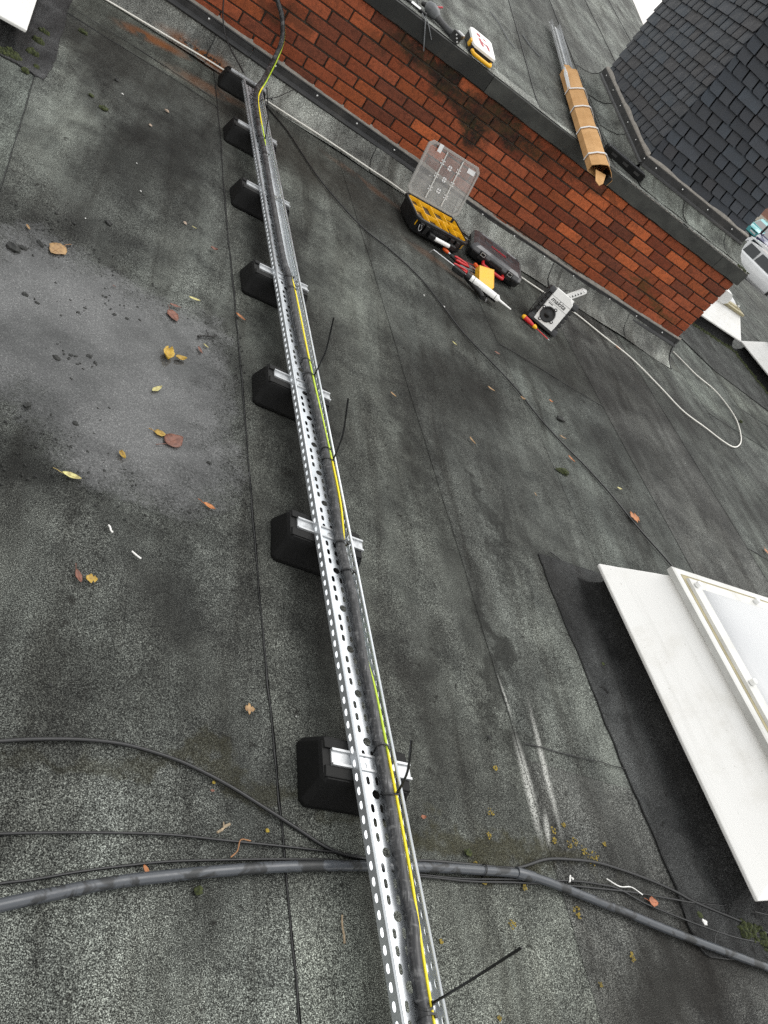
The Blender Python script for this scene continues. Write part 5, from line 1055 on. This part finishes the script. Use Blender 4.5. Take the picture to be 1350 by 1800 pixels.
def grinder():
    P = [Vector(p) for p in D['utool']]; c = Vector((-3.15, .10, 0)); c.z = zu(.1)+.045; t = thing('cordless_cutter', 'grey and black cordless cutting tool lying on the wall edge by the parts case', 'power tool', c)
    M = frame((0, 0, 0), (.86, -.42, -.05)); m = MB()
    m.tube([M @ Vector((x, 0, z)) for x, z in ((-.075, .005), (-.06, .008), (-.03, .01), (0, .006), (.025, .0))], [.02, .034, .040, .036, .024], 14); m.build('motor_body', MAT['greymetal'], t)
    m = MB(); m.tube([M @ Vector((x, 0, z)) for x, z in ((.02, .0), (.06, -.004), (.12, -.008), (.165, -.006))], [.023, .020, .0195, .023], 12); m.build('handle', MAT['plastic_grey'], t)
    m = MB(); m.cbox((.19, 0, -.006), (.065, .062, .07), .008, M); m.build('battery', MAT['plastic_black'], t)
    for k in range(3): m = MB(); m.cbox((.19+.014*k, -.032, .012-.014*k), (.009, .006, .009), .002, M); m.build('battery_light', MAT['screw'], t)
    m = MB(); m.cbox((.195, .045, .015), (.055, .045, .03), .006, M); m.build('guard', MAT['steel'], t)
    m = MB(); m.tube([M @ Vector((-.03, .03, .03)), M @ Vector((-.005, .095, .05))], [.007, .006], 8); m.build('side_knob', MAT['red_paint'], t)
    m = MB(); m.tube([M @ Vector((-.075, 0, .005)), M @ Vector((-.105, .0, -.002))], [.018, .012], 10); m.build('spindle_head', MAT['plastic_black'], t)
grinder()
uc = [Vector(p) for p in D['ucable']]
for i, (dy, r, lb) in enumerate(((0.02, .009, 'black cable end nearest the wall edge running to the cutting tool'), (.045, .007, 'black cable end behind its twin beside the cutting tool'))):
    pts = [Vector((p.x, .02+dy+.02*math.sin(p.x*9+i), zu(.05)+.022)) for p in uc]; pts = [Vector((-4.3, .12+dy, zu(.1)+.022)), Vector((-3.9, .08+dy, zu(.1)+.022))] + pts
    cable('cable_end', pts, r, MAT['pvc_black'], lb, group='cable ends on the wall edge')
for a, b, lb in (((-3.46, .10), (-3.33, .125), 'white paper tag on the black cable at the top edge'), ((-3.33, .005), (-3.265, -.005), 'white paper tag next to the cutting tool')):
    m = MB(); M = frame((a[0], a[1], zu(.1)+.034), (b[0]-a[0], b[1]-a[1], 0)); L = math.hypot(b[0]-a[0], b[1]-a[1]); m.prism([(0, -.016), (L, -.013), (L+.004, .015), (.003, .017)], 0, .0015, M @ Rx(.25)); tag(m.build('cable_tag', MAT['label']), lb, 'tag', 'white cable tags')
for (a, b), r, lb in zip(D['rods'], (.0042, .003), ('longer grey plastic rod hanging over the black wall trim', 'shorter thin grey rod beside the longer hanging rod')):
    a, b = Vector(a), Vector(b); a = Vector((a.x, .01, .918)); b.y = -.046; m = MB(); m.tube([a, Vector((a.x*.75+b.x*.25, -.04, .905)), b], r, 8); tag(m.build('hanging_rod', MAT['greymetal']), lb, 'rod', 'grey rods hanging over the trim')
for pts, lb in zip(D['wires'], ('longer bent wire offcut on the upper felt roof', 'shorter wire offcut on the upper felt near the steel tray')):
    cable('wire_offcut', [Vector((p[0], p[1], zu(p[1])+.016)) for p in pts], .004, MAT['greymetal'], lb, 'wire offcut', 'wire offcuts on the upper roof', 6)
def bundle():
    a, b = Vector((-1.865, -.56, .852)), Vector((-1.755, 1.12, 1.038)); d = (b-a).normalized(); L = (b-a).length
    t = thing('cardboard_parcel', 'cardboard wrapped length of steel tray jutting out over the brick wall', 'parcel', a); M = frame((0, 0, 0), d)
    def rg(x, k=1., jag=0): return [M @ Vector((x+j*jag, y*k, z*k+.0)) for y, z, j in ((-.086, .012, 0), (-.092, .055, .3), (-.05, .09, .6), (-.008, .112, 1), (.008, .112, 1), (.05, .09, .5), (.092, .055, .2), (.086, .012, 0))]
    xs = [0, .03, .2, .45, .7, .95, 1.2, 1.45, L-.04, L]; m = MB(); rings = [rg(x, 1+random.uniform(-.015, .02)) for x in xs]
    m.loft(rings, 0, False); wr = m.build('wrapping', MAT['card'], t); md = wr.modifiers.new('board', 'SOLIDIFY'); md.thickness = .004
    m = MB(); fl = [M @ Vector(p) for p in ((0.0, -.03, .06), (.0, .05, .05), (-.085, .035, .018), (-.10, .0, .012), (-.08, -.02, .03))]; m.add(fl, [(0, 1, 2, 3, 4)]); f = m.build('end_flap', MAT['card'], t); f.modifiers.new('board', 'SOLIDIFY').thickness = .004
    m = MB(); f3 = [M @ Vector(p) for p in ((L, -.06, .05), (L, .06, .06), (L+.05, .09, .075), (L+.07, .05, .09), (L+.03, -.02, .085))]; m.add(f3, [(0, 1, 2, 3, 4)]); f = m.build('end_flap', MAT['card'], t); f.modifiers.new('board', 'SOLIDIFY').thickness = .004
    for x in (.155, .56, .93, 1.27):
        m = MB(); P = [Vector((x+random.uniform(-.008, .008), y*1.06, z*1.05+.001)) for y, z in ((-.086, .008), (-.092, .055), (-.05, .09), (-.008, .112), (.008, .112), (.05, .09), (.092, .055), (.086, .008))]
        rings = [[M @ (p+Vector((dx, 0, 0))) for dx in (-.008, .008)] + [M @ (Vector((p.x+dx, p.y*1.02, p.z*1.02+.001))) for dx in (.008, -.008)] for p in P]; m.loft(rings); m.build('strap', MAT['label'], t)
    for y, x0, x1 in ((.074, 1.22, 1.55),):
        m = MB(); P = [M @ Vector(p) for p in ((x0, y, .055), (x0+.1, y+.012, .07), (x1, y+.02, .085), (x1+.03, y+.06, .10), (x1-.05, y+.05, .07), (x0+.05, y+.01, .04))]; m.add(P, [(0, 1, 2, 3, 4, 5)]); f = m.build('torn_film', MAT['label'], t); f.modifiers.new('film', 'SOLIDIFY').thickness = .001
    m = MB(); P = [M @ Vector(p) for p in ((1.35, -.085, .02), (1.5, -.10, .015), (1.52, -.11, .05), (1.36, -.088, .06))]; m.add(P, [(0, 1, 2, 3)]); f = m.build('torn_film', MAT['label'], t); f.modifiers.new('film', 'SOLIDIFY').thickness = .001
    m = MB(); m.box((.03, -.055, .045), (.12, .03, .05), M); m.build('packing_block', MAT['plastic_black'], t)
    # bare perforated lengths sticking out of the wrapping
    e = Vector((-1.69, 2.36, zu(2.36)+.03)); s_ = b-a-d*.1; dd = (e-a-s_).normalized(); LL = (e-a-s_).length; M2 = frame(s_+Vector((0, 0, .02)), dd)
    ln = int(LL/q)
    V1, F1 = holed([(0, 0), (q, 0), (q, .1), (0, .1)], [slot(q*.5, y, .017, .007, 4) for y in (.03, .05, .07)]); V2, F2 = holed([(0, 0), (q, 0), (q, FH+.013), (0, FH+.013)], [slot(q*.5, .02, .017, .009, 4)])
    m = MB()
    for c in range(ln): m.add([M2 @ Vector((c*q+p.x, p.y-.05, 0)) for p in V1], F1)
    w_ = m.build('tray_base', MAT['galv_bright'], t)
    for y, ext in ((-.05, 1), (.05, 0)):
        m = MB()
        for c in range(ln+ext*2-1): m.add([M2 @ Vector((c*q+p.x, y, p.y)) for p in V2], F2)
        m.build('tray_flange', MAT['galv_bright'], t)
bundle()
def upper_block():
    A = Vector((-1.56, .155, 0)); B = Vector((-1.255, .10, 0)); c = (A+B)/2+Vector((.03, .08, 0)); c.z = zu(c.y)+.010; ang = math.atan2(B.y-A.y, B.x-A.x)
    t = thing('rubber_block', 'long black block lying next to the cardboard parcel on the upper roof', 'block', c, ang-R_(3)); m = MB(); L, W = .36, .105
    def rg(i, z, k=.008): return [(x, y, z) for x, y in ((-L/2+i, -W/2+i), (L/2-i, -W/2+i), (L/2-i, W/2-i), (-L/2+i, W/2-i))]
    m.loft([rg(0, 0), rg(0, .05), rg(.006, .058)], 0, True); m.build('block_body', MAT['rubber'], t)
    m = MB(); m.loft([rg(.009, .0585), rg(.012, .061)], 0, True); m.build('sky_grey_top', MAT['plastic_grey'], t)  # grey slab paints the sky's light on the black top
    for x in (-.11, 0, .11): m = MB(); m.cbox((x, -W/2-.001, .028), (.05, .004, .018), .001); m.build('moulded_recess', MAT['plastic_black'], t)
upper_block()

# ------------------------------------------------------------ fallen leaves, twigs, moss, grit
LC = {'tan': 'a8875a', 'brown': '7d4f3e', 'pale': 'c9c383', 'orange': 'c27a3c', 'yellow': 'c2a03a', 'red': 'b06a45'}
def leaf(x, y, L, ang, kind, colname, label, group):
    L *= {'broad': .72, 'maple': .85}.get(kind, .92)
    rng = random.Random(int(x*1000)+int(y*777)); n = 9; w0 = {'broad': .36, 'sliver': .16, 'long': .2, 'curl': .3, 'maple': .42}[kind]*L; V = []; F = []
    curl = {'broad': .05, 'sliver': .12, 'long': .10, 'curl': .35, 'maple': .14}[kind]*L
    for i in range(n):
        t = i/(n-1); w = w0*math.sin(math.pi*min(1, t*.93+.05))**.75*(1.25-.5*t if kind != 'long' else 1.)
        if kind == 'maple': w *= (1.0+.45*math.sin(t*17+rng.random()*2))
        w *= rng.uniform(.9, 1.1)
        for j in range(5):
            u = (j-2)/2; V.append(((t-.5)*L, u*w, .0035+abs(u)**2*curl*.5+curl*.4*(2*t-1)**2*rng.uniform(.6, 1.1)+rng.uniform(0, .0012)))
    for i in range(n-1):
        for j in range(4): F.append((i*5+j, i*5+j+1, (i+1)*5+j+1, (i+1)*5+j))
    c = lin(LC[colname]); f = rng.uniform(.6, .85)
    t = thing('fallen_leaf', label, 'leaf', (x, y, .010), ang, group)
    m = MB(); m.add(V, F, 0, True); b = m.build('blade', MAT['leaf'], t); b.color = (c[0]*f, c[1]*f, c[2]*f, 1); b.modifiers.new('thick', 'SOLIDIFY').thickness = .0006
    if kind in ('broad', 'long'):
        m = MB(); m.tube(smooth([(L*.3, 0, .005), (-L*.5, 0, .004), (-L*.75, .04*L, .006), (-L*1.0, .12*L, .004)], 3), .0011, 5); s_ = m.build('stalk', MAT['leaf'], t); s_.color = (c[0]*.6, c[1]*.5, c[2]*.4, 1)
    return t
LL = ['broad tan leaf with a stalk at the far left of the puddle', 'broad red-brown leaf near the far edge of the puddle', 'narrow brown sliver just above the red-brown leaf', 'pale narrow leaf between the puddle edge and the fourth foot', 'orange sliver between the felt seam and the middle foot', 'curled yellow leaf standing in the puddle, left one of a pair', 'curled yellow leaf in the puddle, right one of a pair', 'small pale leaf by the black twig', 'small brown sliver beside the small pale leaf below the twig', 'pale green-yellow leaf in the middle of the puddle', 'yellow leaf touching the large brown leaf', 'large brown leaf with stalk overlapping a yellow leaf', 'small yellow scrap left of the large brown leaf', 'long pale yellow leaf at the near left of the puddle', 'orange leaf with upright stalk at the near right of the puddle', 'curled pinkish-brown leaf near the third foot from the wall', 'tiny pale leaf next to the pink pebble', 'thin tan sliver near the far left edge of the puddle', 'dull brown leaf beside a yellow leaf at the left', 'yellow lobed leaf beside a dull brown leaf at the left', 'tan lobed leaf left of the seam near the foot by the duct', 'orange sliver lying against the fat duct', 'tan sliver in the middle of the roof right of the tray', 'orange sliver by the aerial cable near the green moss', 'tan sliver left of the aerial cable above the green moss', 'tan sliver on the roof between sealant gun and moss', 'brown sliver beside the aerial cable', 'orange lobed leaf near the aerial cable before the large roof light', 'red-orange leaf among the loose cables by the roof light patch', 'orange leaf at the far right edge of the roof', 'tan sliver near the middle foot tail to the right of the tray', 'pale sliver below the black tool case', 'small tan crumb beside the aerial cable', 'tiny orange crumb right of the aerial cable', 'orange sliver at the white cable by the wall end', 'tiny tan sliver on bare felt above the dark patch', 'tiny pale sliver beyond the aerial cable', 'reddish crumb by the foot nearest the duct', 'tiny brown sliver in the far part of the puddle', 'small brown crumb by the arching black cable']
for r, lb in zip(D['leaves'], LL): leaf(*r, lb, 'fallen leaves on the lower roof')
TWL = ['short black twig in the puddle by the small leaves', 'white stick near the left edge of the roof', 'forked tan twig by the thin cables at left', 'white stick on the dark patch beside the roof light', 'pale dry stem lying over the loose cables', 'short white scrap standing by the duct', 'tiny white stick below the puddle', 'thin brown stem near the bottom edge left of the tray', 'bent orange pine needle touching a thin black cable']
for (a, b, c), lb in zip(D['twigs'], TWL):
    a, b = Vector(a), Vector(b); d = b-a; s_ = Vector((-d.y, d.x, 0)); r = {'black': .004, 'white': .0026, 'tan': .0035, 'pale': .0018, 'brown': .0025, 'needle': .0016}[c]
    pts = smooth([a, a+d*.35+s_*random.uniform(-.05, .05), a+d*.7+s_*(.25 if c == 'needle' else random.uniform(-.08, .08)), b], 4); pts = [Vector((p.x, p.y, .0125+r)) for p in pts]
    m = MB(); m.tube(pts, [r*random.uniform(.7, 1.15) for _ in pts], 6)
    if c in ('tan', 'black'): p = pts[len(pts)//2]; m.tube([p, p+d*.12+s_*.3+Vector((0, 0, .004))], [r*.7, r*.3], 5)
    tag(m.build('twig', MAT[{'black': 'twig_dark', 'white': 'chalk', 'tan': 'twig', 'pale': 'chalk', 'brown': 'twig', 'needle': 'needle'}[c]]), lb, 'twig', 'twigs and sticks on the roof')
def clump(x, y, s, mats, name, seed):
    rng = random.Random(seed); bm = bmesh.new(); bmesh.ops.create_icosphere(bm, subdivisions=2, radius=1)
    sx, sy = s*.5*rng.uniform(.8, 1.2), s*.5*rng.uniform(.5, .9); an = rng.uniform(-.8, .3)
    for v in bm.verts:
        k = rng.uniform(.72, 1.15); px, py = v.co.x*sx*k, v.co.y*sy*k; v.co = Vector((px*math.cos(an)-py*math.sin(an), px*math.sin(an)+py*math.cos(an), max(-.1, v.co.z)*s*.28*k))
    me = bpy.data.meshes.new(name); bm.to_mesh(me); bm.free(); me.materials.append(mats); o = link(name, me); o.location = (x, y, .009); return o
MG = {10, 11, 12, 14, 15, 16, 17, 18, 19, 21}
for i, (x, y, s) in enumerate(D['moss']):
    gm = i in MG
    lb = {15: 'long green moss tuft on open felt beside the aerial cable', 17: 'green moss tuft against the duct right of the tray', 18: 'dark green moss tuft under the duct at left', 19: 'round moss tuft among the cables by the roof light', 14: 'green moss tuft behind the white cable at the top left', 16: 'tiny moss tuft on the dark patch left of the roof light', 20: 'dark curled scrap beside the aerial cable in the middle of the roof', 21: 'green moss tuft just outside the white cable loop', 9: 'largest dark wet debris patch at the far left of the puddle', 1: 'dark debris lump at the near left of the puddle'}.get(i)
    if lb is None: lb = 'small green moss tuft on the felt below the upper left roof light' if gm else 'small dark debris clump on the wet felt around the puddle'
    o = clump(x, y, s, MAT['moss'] if gm else MAT['moss_dark'], 'moss_tuft' if gm else 'debris_clump', i); tag(o, lb, 'moss' if gm else 'debris', 'small moss tufts below the upper left roof light' if gm and 'upper left roof light' in lb else 'dark debris clumps by the puddle' if not gm else 'moss tufts on the roof')
PB = ['reddish pebble of broken brick, largest on the upper left felt', 'small tan pebble left of the reddish one', 'pink pebble beside a tiny pale leaf']
for i, (x, y, s) in enumerate(D['pebbles']):
    mt = MAT['pebble'] if i < 3 else MAT['chalk']; o = clump(x, y, s, mt, 'pebble' if i < 3 else 'white_chip', 90+i)
    if i < 3: tag(o, PB[i], 'pebble', 'pebbles on the roof')
    else: tag(o, {7: 'white scrap of plastic beside the duct by the roof light cables', 8: 'largest white scrap on the dark patch near the roof light cables'}.get(i, 'tiny white chip lying on the felt'), 'chip', 'white chips on the felt')
# dark wet crumbs of moss and granules washed up round the puddle
m = MB(); rng = random.Random(11); PUD = [Vector(p) for p in smooth(D['puddle'], 5)]
def crumb(x, y, s):
    m.lathe([(s, -.002), (s*rng.uniform(.7, 1), s*.3), (s*.2, s*.45)], T(x, y, .0095) @ Rz(rng.uniform(0, 3)) @ Matrix.Diagonal((1, rng.uniform(.35, .8), 1, 1)), 6)
for k in range(260):
    p = PUD[int((rng.choice((.02, .1, .13, .16, .2, .35, .42, .75, .85, .9))+rng.gauss(0, .03))*len(PUD)) % len(PUD)]; r = rng.gauss(0, .06); crumb(p.x+r*rng.uniform(-1, 1.2), p.y+r, rng.choice((.0015, .002, .003, .003, .005)))
for k in range(110): crumb(rng.gauss(-4.38, .16), rng.gauss(-3.9, .12), rng.choice((.002, .003, .005)))
for k in range(160): y = rng.uniform(-4.2, -2.9); crumb(-3.885-.129*(y+2.5)-.012-abs(rng.gauss(0, .035)), y, rng.choice((.002, .003, .004)))
for k in range(60): cx, cy = rng.choice(((-4.5, -3.0), (-4.42, -3.2), (-4.55, -2.75), (-4.35, -3.45), (-4.3, -3.1))); crumb(rng.gauss(cx, .05), rng.gauss(cy, .04), rng.choice((.003, .005, .008)))
o = m.build('debris', MAT['moss_dark']); o['kind'] = 'stuff'; tag(o, 'dark wet crumbs of debris strewn round the puddle and felt seam', 'debris')
# lichen rosettes, one spread of stuff
m = MB(); rng = random.Random(4)
for x, y, s in D['lichen']:
    for k in range(22):
        a = rng.uniform(0, 6.28); r = s*.6*math.sqrt(rng.random()); rr = rng.uniform(.0008, .003); cx, cy = x+r*math.cos(a), y+r*math.sin(a)
        m.lathe([(rr, 0), (rr*.8, rr*.35), (rr*.2, rr*.45)], T(cx, cy, .008), 6)
o = m.build('lichen', MAT['lichen']); o['kind'] = 'stuff'; tag(o, 'specks of yellow lichen scattered over the felt around the duct', 'lichen')
# moss growing round the feet of the roof lights
def moss_bed(spots, label):
    m = MB(); rng = random.Random(len(spots)*13)
    for x, y, rad, n in spots:
        for k in range(n):
            a = rng.uniform(0, 6.28); r = rad*math.sqrt(rng.random()); cx, cy = x+r*math.cos(a), y+r*math.sin(a); s = rng.uniform(.004, .013); h = rng.uniform(.3, 1.0)*s*1.5
            m.lathe([(s, -.004), (s*rng.uniform(.7, 1.), h*.6), (s*.3, h)], T(cx, cy, .011) @ Ry(rng.uniform(-.5, .5)), 6)
    o = m.build('moss', MAT['moss']); o['kind'] = 'stuff'; tag(o, label, 'moss')
moss_bed([(-5.0, -1.64, .03, 60), (-5.04, -1.66, .03, 30), (-4.95, -1.50, .022, 34), (-4.96, -1.34, .022, 34), (-4.97, -1.2, .02, 20), (-4.9, -1.62, .012, 8), (-4.93, -1.72, .012, 8)], 'bed of moss round the foot of the upper left roof light')
moss_bed([(-1.93, -4.80, .03, 24), (-1.86, -4.82, .04, 30), (-1.8, -4.83, .03, 20)], 'patch of moss under the near corner of the large roof light')
moss_bed([(.85+i*.1, 1.49+i*.012, .05, 34) for i in range(12)] + [(2.0+i*.02, 1.6-i*.1, .05, 30) for i in range(12)], 'line of moss along the roof lights beyond the wall end')
moss_bed([(-.03, -.02, .0, 0)] , 'none') if False else None
m = MB(); rng = random.Random(9)
for k in range(60):
    x = rng.uniform(-.12, .02); m.lathe([(.006, 0), (.005, .006), (.001, .009)], T(x, rng.uniform(-.03, .02) if x < -.02 else rng.uniform(-.03, .16), .902+rng.uniform(0, .004)), 6)
o = m.build('moss', MAT['moss']); o['kind'] = 'stuff'; tag(o, 'green moss on the coping corner at the wall end', 'moss')
# crumbs of broken brick and soil in the rust stain
m = MB(); rng = random.Random(5)
for k in range(120):
    x = rng.gauss(-4.3, .14); y = -.13+rng.gauss(0, .035); s = rng.uniform(.002, .009); m.lathe([(s, -.002), (s*.9, s*.5), (s*.2, s*.8)], T(x, y, .03 if y > -.15 else .016) @ Rx(rng.uniform(-.6, .6)), 5)
o = m.build('soil_crumbs', MAT['moss_dark']); o['kind'] = 'stuff'; tag(o, 'dark soil crumbs over the orange stain at the wall foot', 'soil')

# ------------------------------------------------------------ car park
def car(label, loc, rz, col, suv=0.):
    t = thing('parked_car', label, 'car', loc, rz, 'cars parked below the roof'); pm = carpaint('car_paint', col); L, W, H = 4.3, 1.78, 1.48+suv
    # body sections along x: (x, half width, bottom, shoulder)
    secs = [(-2.15, .70, .38, .80), (-2.05, .82, .24, .92), (-1.5, .88, .20, .98), (-.6, .89, .20, .97), (.6, .89, .20, .95), (1.3, .87, .20, .90), (1.85, .82, .24, .80), (2.12, .68, .34, .68)]
    rings = [[(x, -w*.94, b), (x, -w, b+.12), (x, -w, s-.12), (x, -w*.92, s), (x, w*.92, s), (x, w, s-.12), (x, w, b+.12), (x, w*.94, b)] for x, w, b, s in secs]
    m = MB(); m.loft(rings, 0, True, True); m.build('body', pm, t)
    cab = [(-1.95, .70, .96, .98), (-1.55, .68, .97, 1.38+suv), (-.9, .66, .97, H), (.1, .66, .96, H-.02), (.55, .68, .95, 1.3+suv), (1.15, .72, .92, .94)]
    m = MB(); m.loft([[(x, -w-.08, b-.03), (x, -w+.06*(tz-b), tz), (x, w-.06*(tz-b), tz), (x, w+.08, b-.03)] for x, w, b, tz in cab], 0, True, False); m.build('cabin', pm, t)
    # glass, each pane a part
    for sg in (-1, 1):
        for x0, x1, z1 in ((-1.45, -.72, 1.36+suv), (-.64, .42, 1.36+suv)):
            m = MB(); y0, y1 = sg*.775, sg*.685; m.add([(x0, y0, .99), (x1+(.3 if x1 > 0 else 0), y0, .98), (x1, y1, z1), (x0+.06, y1, z1)], [(0, 1, 2, 3)]); gp = m.build('side_window', MAT['glass_dark'], t); gp.modifiers.new('pane', 'SOLIDIFY').thickness = .02
    m = MB(); m.add([(1.12, -.70, .965), (1.12, .70, .965), (.60, .60, 1.31+suv), (.60, -.60, 1.31+suv)], [(0, 1, 2, 3)]); m.build('windscreen', MAT['glass_dark'], t).modifiers.new('pane', 'SOLIDIFY').thickness = .03
    m = MB(); m.add([(-1.97, -.66, 1.02), (-1.97, .66, 1.02), (-1.62, .6, 1.36+suv), (-1.62, -.6, 1.36+suv)], [(0, 1, 2, 3)]); m.build('rear_window', MAT['glass_dark'], t).modifiers.new('pane', 'SOLIDIFY').thickness = .03
    for x in (-1.35, 1.32):
        for sg in (-1, 1):
            m = MB(); m.lathe([(.20, -.09), (.31, -.10), (.325, -.05), (.325, .05), (.31, .10), (.20, .09)], T(x, sg*.82, .325) @ Rx(R_(90)), 18); wh = m.build('wheel', MAT['tyre'], t)
            m = MB(); m.lathe([(.20, -.02), (.205, .06), (.12, .085), (.03, .07)], T(x, sg*.84, .325) @ Rx(R_(-90*sg)), 14); m.build('rim', MAT['alloy'], wh)
    for sg in (-1, 1):
        m = MB(); m.cbox((2.02, sg*.6, .70), (.2, .28, .12), .03); m.build('headlight', MAT['lamp_clear'], t)
        m = MB(); m.cbox((-2.06, sg*.66, .84), (.14, .2, .2), .03); m.build('tail_light', MAT['lamp_red'], t)
        m = MB(); m.cbox((.62, sg*.98, 1.0), (.14, .18, .12), .03); m.build('wing_mirror', pm, t)
    m = MB(); m.cbox((2.10, 0, .48), (.06, .5, .11), .01); m.build('number_plate', MAT['label'], t); m = MB(); m.cbox((-2.14, 0, .62), (.06, .5, .11), .01); m.build('number_plate', MAT['yellow'], t)
    m = MB(); m.cbox((2.06, 0, .62), (.12, .7, .14), .03); m.build('grille', MAT['plastic_black'], t)
    return t
for lb, loc, rz, col, suv in CARS: car(lb, loc, R_(rz), col, suv)
# brick house across the car park
def house():
    t = thing('brick_house', 'red brick house with pale stone trim beyond the parked cars', 'building', (52, 66, -3.0), R_(-38)); m = MB(); m.box((0, 4, 3.2), (26, 8, 6.4)); m.build('wall', MAT['far_brick'], t)
    m = MB(); m.loft([[(x, -.5, 6.4), (x, 8.5, 6.4), (x, 4, 9.6)] for x in (-13.3, 13.3)]); rf = m.build('roof', MAT['slate'], t); rf.color = (.05, .052, .06, 1)
    for i in range(7):
        x = -11+i*3.6
        for z in (1.7, 4.6):
            m = MB(); m.box((x, -.03, z), (1.3, .1, 1.6)); f = m.build('window', MAT['upvc'], t); m = MB(); m.box((x, -.09, z), (1.1, .06, 1.4)); m.build('pane', MAT['glass_dark'], f); m = MB(); m.box((x, -.1, z-.9), (1.6, .25, .18)); m.build('sill', MAT['stone'], f)
    m = MB(); m.box((0, -.06, .35), (26.1, .16, .7)); m.build('plinth', MAT['stone'], t); m = MB(); m.box((0, -.05, 3.15), (26.1, .12, .25)); m.build('string_course', MAT['stone'], t)
house()
m = MB(); m.tube([(35.8, 46.6, -3), (35.8, 46.6, 2.6)], [.09, .06], 10); tag(m.build('lamp_post', MAT['plastic_black']), 'slim black post standing beside the turquoise car', 'post')
# tree whose leaf tips show past the slate block
def tree():
    b = Vector((14.8, 27.5, -3)); t = thing('tree', 'dark leafy tree tip showing past the slate block at the top edge', 'tree', b); rng = random.Random(3); m = MB()
    m.tube([(0, 0, 0), (.1, .05, 2.5), (0, .1, 5), (-.1, 0, 8)], [.3, .24, .16, .05], 10)
    for k in range(9): a = k*2.4; z = 3+k*.5; m.tube([(0, 0, z), (math.cos(a)*1.2, math.sin(a)*1.2, z+1), (math.cos(a)*2.2, math.sin(a)*2.2, z+1.6)], [.09, .06, .02], 6)
    m.build('trunk', MAT['bark'], t); m = MB(); V = []; F = []
    for k in range(5200):
        a = rng.uniform(0, 6.28); u = rng.uniform(-1, 1); r = (rng.random()**.4)*(2.4+.5*math.sin(3*a+4*u)); c = Vector((r*math.cos(a)*math.sqrt(1-u*u), r*math.sin(a)*math.sqrt(1-u*u), 6.6+u*r*1.15)); d = Vector((rng.uniform(-1, 1), rng.uniform(-1, 1), rng.uniform(-.6, .6))).normalized(); e = d.orthogonal(); s = rng.uniform(.06, .11); o = len(V)
        V += [c-d*s, c+e*s*.5, c+d*s, c-e*s*.5]; F.append((o, o+1, o+2, o+3))
    m.add(V, F); m.build('crown', MAT['foliage'], t)
tree()
